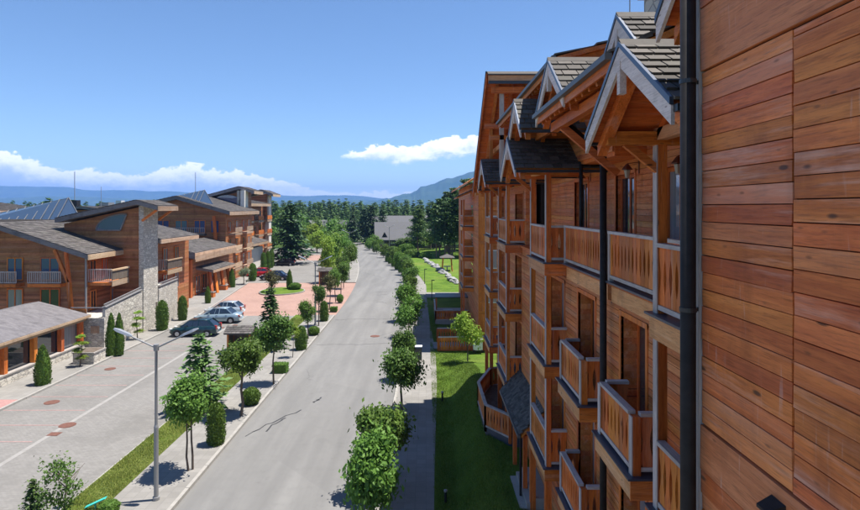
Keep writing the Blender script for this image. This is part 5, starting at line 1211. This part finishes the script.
for (ya, yb, cnt, hm) in ((205, 235, 44, 12.0), (235, 275, 70, 13.2), (275, 330, 90, 14.4)):
    for i in range(cnt):
        y = rp.uniform(ya, yb); x = (i+rp.random())/cnt*(y*.30)-y*.27+rp.uniform(-1, 1)
        h = hm*rp.uniform(.72, 1.14)
        conif(x, y, h, FOR[n % 3], ('medium conifer in the forest belt before the mountains', 'broad conifer in the forest belt before the mountains', 'slim conifer in the forest belt before the mountains')[n % 3], 'conifers of the forest belt', name='forest_conifer', ws=rp.uniform(1.0, 1.5), z=-.1); n += 1
# the wood goes on behind and to both sides as one mass
g_ = np.random.default_rng(77); base = FOR[0]; vb = np.empty(len(base.vertices)*3); base.vertices.foreach_get('co', vb); vb = vb.reshape(-1, 4, 3); sel = vb[::4]*np.array([1.15, 1.15, 1])
allv = []
for i in range(420):
    y = g_.uniform(335, 620); x = g_.uniform(-1, 1)*y*.95; h = g_.uniform(11, 17)
    c = sel.mean(1, keepdims=True); q = c+(sel-c)*2.0
    allv.append((q*h*np.array([1.25, 1.25, 1])+np.array([x, y, 0])).reshape(-1, 3))
for i in range(260):
    y = g_.uniform(150, 335); x = g_.choice([-1, 1])*g_.uniform(y*.32+ (25 if True else 0), y*.95); h = g_.uniform(9, 15)
    if x > 0 and y < 100: continue
    if x < 0 and x > -95: continue
    c = sel.mean(1, keepdims=True); q = c+(sel-c)*2.0
    allv.append((q*h*np.array([1.25, 1.25, 1])+np.array([x, y, 0])).reshape(-1, 3))
V = np.concatenate(allv); F = np.arange(len(V)).reshape(-1, 4)
fo = inst('far_forest', npmesh('far_forest', V, F, M['needle_forest']), (0, 0, 0)); tag(fo, 'distant conifer wood forming one dark green mass below the mountains', 'forest', kind='stuff')

def blades(name, n, x0, x1, y0, y1, zf, seed, label, mat='grass_blade'):
    g_ = np.random.default_rng(seed); x = g_.uniform(x0, x1, n); y = y0+(y1-y0)*g_.uniform(0, 1, n)**1.25
    z = np.array([zf(a, b) for a, b in zip(x, y)]); h = g_.uniform(.03, .085, n)*(1+.5*np.sin(x*3.1+1.3*np.sin(y*1.7))*np.sin(y*2.3))
    th = g_.uniform(0, 6.3, n); w_ = g_.uniform(.008, .018, n); dx, dy = np.cos(th), np.sin(th); ln = g_.normal(size=(n, 2))*.03
    B = np.stack([x, y, z-.01], 1); S_ = np.stack([dx*w_, dy*w_, 0*x], 1); T = B+np.stack([ln[:, 0], ln[:, 1], h+.01], 1)
    V = np.stack([B-S_, B+S_, T+S_*.2, T-S_*.2], 1).reshape(-1, 3); o = inst(name, npmesh(name, V, np.arange(n*4).reshape(n, 4), M[mat]), (0, 0, 0)); tag(o, label, 'grass', kind='stuff')
def lawn_at(x, y): return lawn_z(x-xr2(y)+.04+xr2(y)*.3, y)
blades('lawn_grass', 90000, .35, 3.3, 17, 60, lawn_at, 3, 'short mown grass of the lawn along the chalet hotel')
blades('verge_blades', 60000, XL-4.08, XL-2.62, 18, 58, lambda x, y: .135, 4, 'short dry grass of the strip beside the left pavement', 'grass_dry')

# ------------------------------------------------------------------ street furniture
def lamp(x, y, label, arm=1.5, h=5.85):
    o = empty('street_lamp', (x, y, .12), label, 'lamp', 'twin armed street lamps')
    def P(nm, mat, b, par=o):
        me = b.mesh(nm, M[mat]); c = bpy.data.objects.new(nm, me); col.objects.link(c); c.parent = par; return c
    b = MB(); b.cyl((0, 0, -.05), (0, 0, .12), .13, n=12); b.cyl((0, 0, 0), (0, 0, 2.8), .085, n=14); b.cyl((0, 0, 2.8), (0, 0, 2.9), .085, .06, n=14); b.cyl((0, 0, 2.9), (0, 0, h), .058, .052, n=14); P('pole', 'galv', b)
    b = MB(); b.cyl((0, 0, h-.1), (0, 0, h+.14), .1, n=12); P('hub', 'galv', b)
    for s in (-1, 1):
        b = MB(); b.cyl((0, 0, h), (s*arm*.72, 0, h+.5), .035, .03, n=10); a = P('arm', 'galv', b)
        p = Vector((s*arm*.62, 0, h+.45)); q = Vector((s*arm*1.08, 0, h+.74)); d = (q-p).normalized(); up = Vector((0, 1, 0)).cross(d)*(-1 if s > 0 else 1); up = up if up.z > 0 else -up
        pts = []
        for t, wy, th in ((0, .05, .03), (.2, .1, .055), (.75, .12, .06), (1, .06, .03)):
            c_ = p.lerp(q, t); pts.append([c_+Vector((0, -wy, 0))-up*th*.5, c_+Vector((0, wy, 0))-up*th*.5, c_+Vector((0, wy*.7, 0))+up*th, c_+Vector((0, -wy*.7, 0))+up*th])
        b = MB()
        for m1_, m2_ in zip(pts, pts[1:]): b.hexa(m1_, m2_)
        hd = P('luminaire', 'steel', b)
        b = MB(); c0 = p.lerp(q, .35)-up*.036; c1_ = p.lerp(q, .9)-up*.036; b.bar(c0, c1_, .16, .02, up); hc_ = P('lens', 'lantern_glass', b, a)
    return o
lamp(-10.4, 22.1, 'twin armed grey street lamp beside the twin stemmed tree'); lamp(-10.6, 54.9, 'twin armed grey street lamp near the red paved entrance'); lamp(-15.9, 118.8, 'twin armed grey street lamp at the street bend'); lamp(-9.6, 150, 'distant street lamp by the small bushes before the grey roofs', 1.2)
def bollard(x, y, h, label, z=.12):
    o = empty('bollard_light', (x, y, z), label, 'bollard', 'bollard lights on the lawn')
    for nm, mat, b in (('post', 'trim_black', MB().cyl((0, 0, -.2), (0, 0, h*.8), .05)), ('head', 'galv', MB().lathe((0, 0), [(.05, h*.8), (.07, h*.82), (.07, h*.95), (.02, h)], 12))):
        c = bpy.data.objects.new(nm, b.mesh(nm, M[mat])); col.objects.link(c); c.parent = o
bollard(.95, 33.3, .62, 'short black bollard light on the shaded lawn', lawn_z(.9, 33)-.02); bollard(.75, 21.9, .5, 'short black bollard light near the bushy street tree', .12)
def garden_lamp(x, y, h, label):
    o = empty('garden_lamp', (x, y, .1), label, 'lamp', 'slim garden lamp posts')
    for nm, mat, b in (('post', 'trim_black', MB().cyl((0, 0, -.1), (0, 0, h), .045)), ('head', 'trim_black', MB().box(-.05, .35, -.08, .08, h-.04, h+.05))):
        c = bpy.data.objects.new(nm, b.mesh(nm, M[mat])); col.objects.link(c); c.parent = o
garden_lamp(.7, 69.6, 2.4, 'slim black lamp post by the pale garden path'); garden_lamp(-.2, 84, 2.2, 'slim black lamp post on the sunny lawn')
# litter bin
o = empty('litter_bin', (-.55, 42.4, .12), 'dark litter bin with pale lid beside the column shrub', 'bin')
for nm, mat, b in (('body', 'bin_green', MB().box(-.24, .24, -.2, .2, 0, .82)), ('lid', 'plate_white', MB().box(-.27, .27, -.23, .23, .95, 1.02)), ('frame', 'trim_black', MB().box(-.25, -.2, -.22, .22, .8, .95).box(.2, .25, -.22, .22, .8, .95))):
    c = bpy.data.objects.new(nm, b.mesh(nm, M[mat])); col.objects.link(c); c.parent = o
# shelters with grey roofs
def shelter(x, y, w_, d, h, label):
    o = empty('bin_shelter', (x, y, .05), label, 'shelter')
    def P(nm, mat, b):
        c = bpy.data.objects.new(nm, b.mesh(nm, M[mat])); col.objects.link(c); c.parent = o; return c
    for sx in (-1, 1):
        for sy in (-1, 1): P('post', 'stained_wood_z', MB().box(sx*w_/2-.06, sx*w_/2+.06, sy*d/2-.06, sy*d/2+.06, 0, h))
    P('back_panel', 'bark', MB().box(-w_/2, w_/2, d/2-.03, d/2+.03, .1, h-.2)); P('side_panel', 'bark', MB().box(-w_/2-.03, -w_/2+.03, -d/2, d/2, .1, h-.2))
    b = MB(); b.prism([(-d/2-.25, h), (0, h+.45), (d/2+.25, h), (d/2+.25, h-.07), (0, h+.36), (-d/2-.25, h-.07)], 'x', -w_/2-.25, w_/2+.25); r_ = P('roof', 'left_shingle', b)
    b = MB(); slope_rows(b, (-w_/2-.27, -d/2-.27, h), (w_/2+.27, -d/2-.27, h), (-w_/2-.27, 0, h+.46), (w_/2+.27, 0, h+.46), 4, .3, t=.02); c = bpy.data.objects.new('shingles', b.mesh('shingles', M['left_shingle'])); col.objects.link(c); c.parent = r_; c['kind'] = 'stuff'
shelter(-14.55, 45.2, 1.7, 1.3, 1.55, 'small timber bin shelter with grey roof at the plaza edge'); shelter(-14.3, 81.5, 1.5, 1.2, 2.3, 'small shelter hut between parking yard trees')
# planters by the lodges
for (x, y, s, h, lab, mt) in ((-26.9, 71.8, .8, .6, 'timber planter box beside the slim cypress', 'stained_wood_x'), (-27.6, 78.2, .9, .6, 'orange timber planter at the porch posts', 'stained_wood_x'), (-24.6, 41.9, 1.5, .75, 'low stone planter with pale rim before the terrace', 'stone_wall')):
    o = empty('planter', (x, y, .12), lab, 'planter')
    for nm, mat, b in (('box', mt, MB().box(-s/2, s/2, -s/2, s/2, 0, h)), ('rim', 'sandstone', MB().box(-s/2-.05, s/2+.05, -s/2-.05, s/2+.05, h, h+.08)), ('soil', 'bark', MB().box(-s/2+.06, s/2-.06, -s/2+.06, s/2-.06, h+.08, h+.1))):
        c = bpy.data.objects.new(nm, b.mesh(nm, M[mat])); col.objects.link(c); c.parent = o
# turquoise board leaning near the low tree
o = empty('turquoise_board', (-12.3, 21.3, .13), 'slanting turquoise board on the grass verge', 'board')
for nm, b in (('board', MB().bar((-.35, 0, .12), (.35, .1, .42), .2, .03)), ('foot', MB().bar((.0, 0, 0), (0, .05, .25), .04, .04))):
    c = bpy.data.objects.new(nm, b.mesh(nm, M['turquoise'])); col.objects.link(c); c.parent = o
# rock row and garden shelter
def rock(x, y, s, z=.15):
    rr = random.Random(int(x*1000+y*77)); import bmesh
    bm = bmesh.new(); bmesh.ops.create_icosphere(bm, subdivisions=2, radius=1)
    a = [rr.uniform(0, 6) for _ in range(6)]
    for v in bm.verts:
        d = v.co.normalized(); f = 1+.18*math.sin(3*d.x+a[0])+.16*math.sin(4*d.y+a[1])+.14*math.sin(5*d.z+a[2])+rr.uniform(-.06, .06)
        v.co = d*f; v.co.x *= s*rr.uniform(.98, 1.02); v.co.y *= s*.85; v.co.z *= s*.7
    me = bpy.data.meshes.new('boulder'); bm.to_mesh(me); bm.free(); me.materials.append(M['white_rock'])
    o = inst('boulder', me, (x, y, z+s*.35)); tag(o, 'pale boulder in the rock row across the sunny lawn', 'rock', 'pale boulders across the lawn')
RP = [(-1.0, 127), (.8, 112.6), (2.5, 102.1), (4.0, 88.3), (4.9, 82.5)]
for (a, c), n in zip(zip(RP, RP[1:]), (9, 9, 11, 5)):
    for i in range(n):
        t = (i+R.uniform(-.2, .2))/n; rock(a[0]+(c[0]-a[0])*t+R.uniform(-.35, .35), a[1]+(c[1]-a[1])*t, R.uniform(.3, .66), .12)
o = empty('garden_shelter', (3.7, 100.5, .25), 'small garden shelter with pale flat roof on wooden legs by the boulders', 'shelter')
for nm, mat, b in (('roof', 'left_shingle', MB().add([(-1.3, -1.3, 2.35), (1.3, -1.3, 2.35), (1.3, 1.3, 2.35), (-1.3, 1.3, 2.35), (0, 0, 2.95)], [(0, 1, 4), (1, 2, 4), (2, 3, 4), (3, 0, 4), (3, 2, 1, 0)])),
                   ('leg', 'stained_wood_z', MB().bar((-.9, -.9, -.2), (-.7, -.7, 2.35), .14, .14)), ('leg', 'stained_wood_z', MB().bar((.9, -.9, -.2), (.7, -.7, 2.35), .14, .14)), ('leg', 'stained_wood_z', MB().bar((-.9, .9, -.2), (-.7, .7, 2.35), .14, .14)), ('leg', 'stained_wood_z', MB().bar((.9, .9, -.2), (.7, .7, 2.35), .14, .14)), ('table', 'sandstone', MB().box(-.6, .6, -.5, .5, .7, .8).box(-.1, .1, -.1, .1, -.2, .7))):
    c = bpy.data.objects.new(nm, b.mesh(nm, M[mat])); col.objects.link(c); c.parent = o
o = empty('waste_cart', (4.0, 44.3, .2), 'white boxy utility cart beside the board fence', 'cart')
for nm, mat, b in (('body', 'plate_white', MB().box(-.35, .35, -.3, .3, .2, .95)), ('lid', 'galv', MB().box(-.38, .38, -.33, .33, .95, 1.02)), ('wheel', 'tyre', MB().cyl((-.3, -.33, .12), (-.3, -.27, .12), .12)), ('wheel', 'tyre', MB().cyl((.3, -.33, .12), (.3, -.27, .12), .12))):
    c = bpy.data.objects.new(nm, b.mesh(nm, M[mat])); col.objects.link(c); c.parent = o

# ------------------------------------------------------------------ cars (nose towards -X)
def car(x, y, rz, pm, label, kind='hatch', L=4.05, Wd=1.72):
    o = empty('parked_car', (x, y, .022), label, 'car', 'cars parked on the plaza', rz)
    def P(nm, mat, b, par=o, sm=False):
        me = b.mesh(nm, M[mat])
        if sm: me.polygons.foreach_set('use_smooth', [True]*len(me.polygons))
        c = bpy.data.objects.new(nm, me); col.objects.link(c); c.parent = par; return c
    h = L/2; w_ = Wd/2; sal = kind == 'saloon'
    # stations: x, half width, top of body, underside
    ST = [(-h, .62*w_, .56, .34), (-h+.06, .80*w_, .64, .24), (-h+.3, .95*w_, .72, .19), (-h+.75, w_, .80, .18), (-h+1.15, w_, .87, .18), (0, w_, .92, .18), (h-1.0, w_, .95, .18)]
    ST += [(h-.45, .98*w_, .96, .2), (h-.12, .93*w_, .93, .24), (h, .8*w_, .82, .34)] if sal else [(h-.5, .99*w_, .97, .2), (h-.12, .94*w_, .97, .24), (h, .82*w_, .9, .34)]
    vs = []; fs = []; n = 10
    for (sx, hw, zt, zb) in ST:
        half = [(hw*.82, zb), (hw, zb+.12), (hw*1.0, zb+(zt-zb)*.55), (hw*.965, zt-.07), (hw*.84, zt)]
        sec = [(-a, z_) for a, z_ in half[::-1]]; sec = [(a, z_) for a, z_ in half]+sec
        vs += [(sx, a, z_) for a, z_ in sec]
    for i in range(len(ST)-1):
        for j in range(n): fs.append((i*n+j, i*n+(j+1) % n, (i+1)*n+(j+1) % n, (i+1)*n+j))
    fs += [tuple(range(n)), tuple(range((len(ST)-1)*n, len(ST)*n))[::-1]]
    b = MB(); b.add(vs, fs); body = P('body', pm, b, sm=True)
    # greenhouse
    xa, xb, xc, xd = (-h+1.05, -h+1.85, h-1.25, h-.62) if sal else (-h+.98, -h+1.72, h-.75, h-.16)
    zb, zr = .90, 1.42; wb, wt = w_*.86, w_*.66
    def gh(s0, z0, z1, e): return None
    b = MB(); A = [(xa, -wb, zb-.02), (xd, -wb, zb+.03), (xd, wb, zb+.03), (xa, wb, zb-.02)]; B = [(xb, -wt, zr), (xc, -wt, zr), (xc, wt, zr), (xb, wt, zr)]
    b.hexa(A, B); P('windows', 'car_glass', b)
    b = MB(); m = (xb+xc)/2
    b.add([(xb-.05, -wt-.02, zr-.01), (m, -wt-.03, zr+.03), (xc+.06, -wt-.02, zr-.01), (xc+.06, wt+.02, zr-.01), (m, wt+.03, zr+.03), (xb-.05, wt+.02, zr-.01), (xb, -wt*.7, zr+.035), (m, -wt*.7, zr+.065), (xc, -wt*.7, zr+.035), (xc, wt*.7, zr+.035), (m, wt*.7, zr+.065), (xb, wt*.7, zr+.035)],
          [(0, 1, 7, 6), (1, 2, 8, 7), (3, 4, 10, 9), (4, 5, 11, 10), (6, 7, 10, 11), (7, 8, 9, 10), (2, 3, 9, 8), (5, 0, 6, 11), (5, 4, 3, 2, 1, 0)]); P('roof', pm, b, sm=True)
    for s in (-1, 1):
        for (p, q, t) in (((xa, s*wb, zb), (xb, s*wt, zr), .06), ((xd, s*wb, zb), (xc, s*wt, zr), .16 if not sal else .1), ((m-.02, s*(wb+.005), zb), (m+.02, s*(wt+.01), zr), .06), ((xa+1.0, s*(wb+.002), zb), (xb+.35, s*(wt+.004), zr), .03)):
            b = MB(); b.bar(p, q, .05, t, (1, 0, 0)); P('pillar', pm, b)
        for wx in (-h+.75, h-.78):
            b = MB(); b.cyl((wx, s*(w_-.2), .31), (wx, s*(w_+.003), .31), .36, n=20); P('wheel_arch', 'trim_black', b)
            b = MB(); b.cyl((wx, s*(w_-.2), .3), (wx, s*(w_+.012), .3), .3, n=20); wl = P('wheel', 'tyre', b)
            b = MB(); b.cyl((wx, s*(w_+.0), .3), (wx, s*(w_+.02), .3), .2, .17, n=14); P('rim', 'rim', b, wl)
        b = MB(); b.box(-h+.02, -h+.3, s*w_*.6-.14, s*w_*.6+.14, .58, .69); P('headlight', 'head_lamp', b)
        b = MB(); b.box(h-.2, h+.015, s*w_*.74-.11, s*w_*.74+.11, .68, .84 if sal else .98); P('taillight', 'red_lamp', b)
        b = MB(); b.box(xa+.45, xa+.6, s*(wb+.04), s*(wb+.2), .93, 1.05); P('mirror', pm, b)
        b = MB(); b.box(-h+1.2, h-1.25, s*(w_+.0), s*(w_+.012), .5, .54); P('side_strip', 'trim_black', b)
        for dx in (m-.3, m+.62): P('door_handle', 'trim_black', MB().box(dx, dx+.16, s*(w_-.02), s*(w_+.01), .79, .82))
    P('bumper', 'trim_black', MB().box(-h-.02, -h+.1, -w_*.7, w_*.7, .36, .46)); P('number_plate', 'plate_white', MB().box(h-.01, h+.012, -.26, .26, .56, .67)); P('number_plate', 'plate_white', MB().box(-h-.025, -h-.02, -.26, .26, .36, .46))
    return o
car(-20.45, 50.9, .03, 'car_teal', 'dark teal hatchback parked nose to the stone terrace', 'hatch', 4.1)
car(-20.5, 56.7, .0, 'car_silver', 'silver blue saloon car parked beside the teal hatchback', 'saloon', 4.45)
car(-21.2, 60.4, -.02, 'car_white', 'pale grey hatchback half hidden behind the silver saloon', 'hatch', 3.9)
car(-23.6, 89.4, .0, 'car_navy', 'navy blue saloon car at the edge of the red paving', 'saloon', 4.4)
car(-27.3, 93.6, .1, 'car_red', 'small red car partly hidden behind the navy saloon', 'hatch', 3.8)
car(-27.6, 111.5, .0, 'car_black', 'black car parked under the large spreading pine', 'hatch', 4.4)
car(-24.8, 146, 1.2, 'car_white', 'far pale car past the second red paving', 'hatch', 4.2)

# ------------------------------------------------------------------ haze
hz = MB(); hz.box(-13500, 13500, -3000, 12500, -45, 440)
me = bpy.data.meshes.new('haze'); me.from_pydata([tuple(v) for v in hz.v], [], hz.f)
hm = bpy.data.materials.new('haze_air'); hm.use_nodes = True; t_ = NT(hm.node_tree); hm.node_tree.nodes.clear()
pvn = t_.n('ShaderNodeVolumePrincipled'); pvn.inputs['Color'].default_value = (.23, .42, .92, 1); pvn.inputs['Density'].default_value = 1.25e-4; pvn.inputs['Anisotropy'].default_value = 0
ho = t_.n('ShaderNodeOutputMaterial'); hm.node_tree.links.new(pvn.outputs[0], ho.inputs['Volume']); me.materials.append(hm)
hzo = inst('haze', me, (0, 0, 0)); tag(hzo, 'thin blue summer haze over the whole valley', 'haze', kind='stuff')
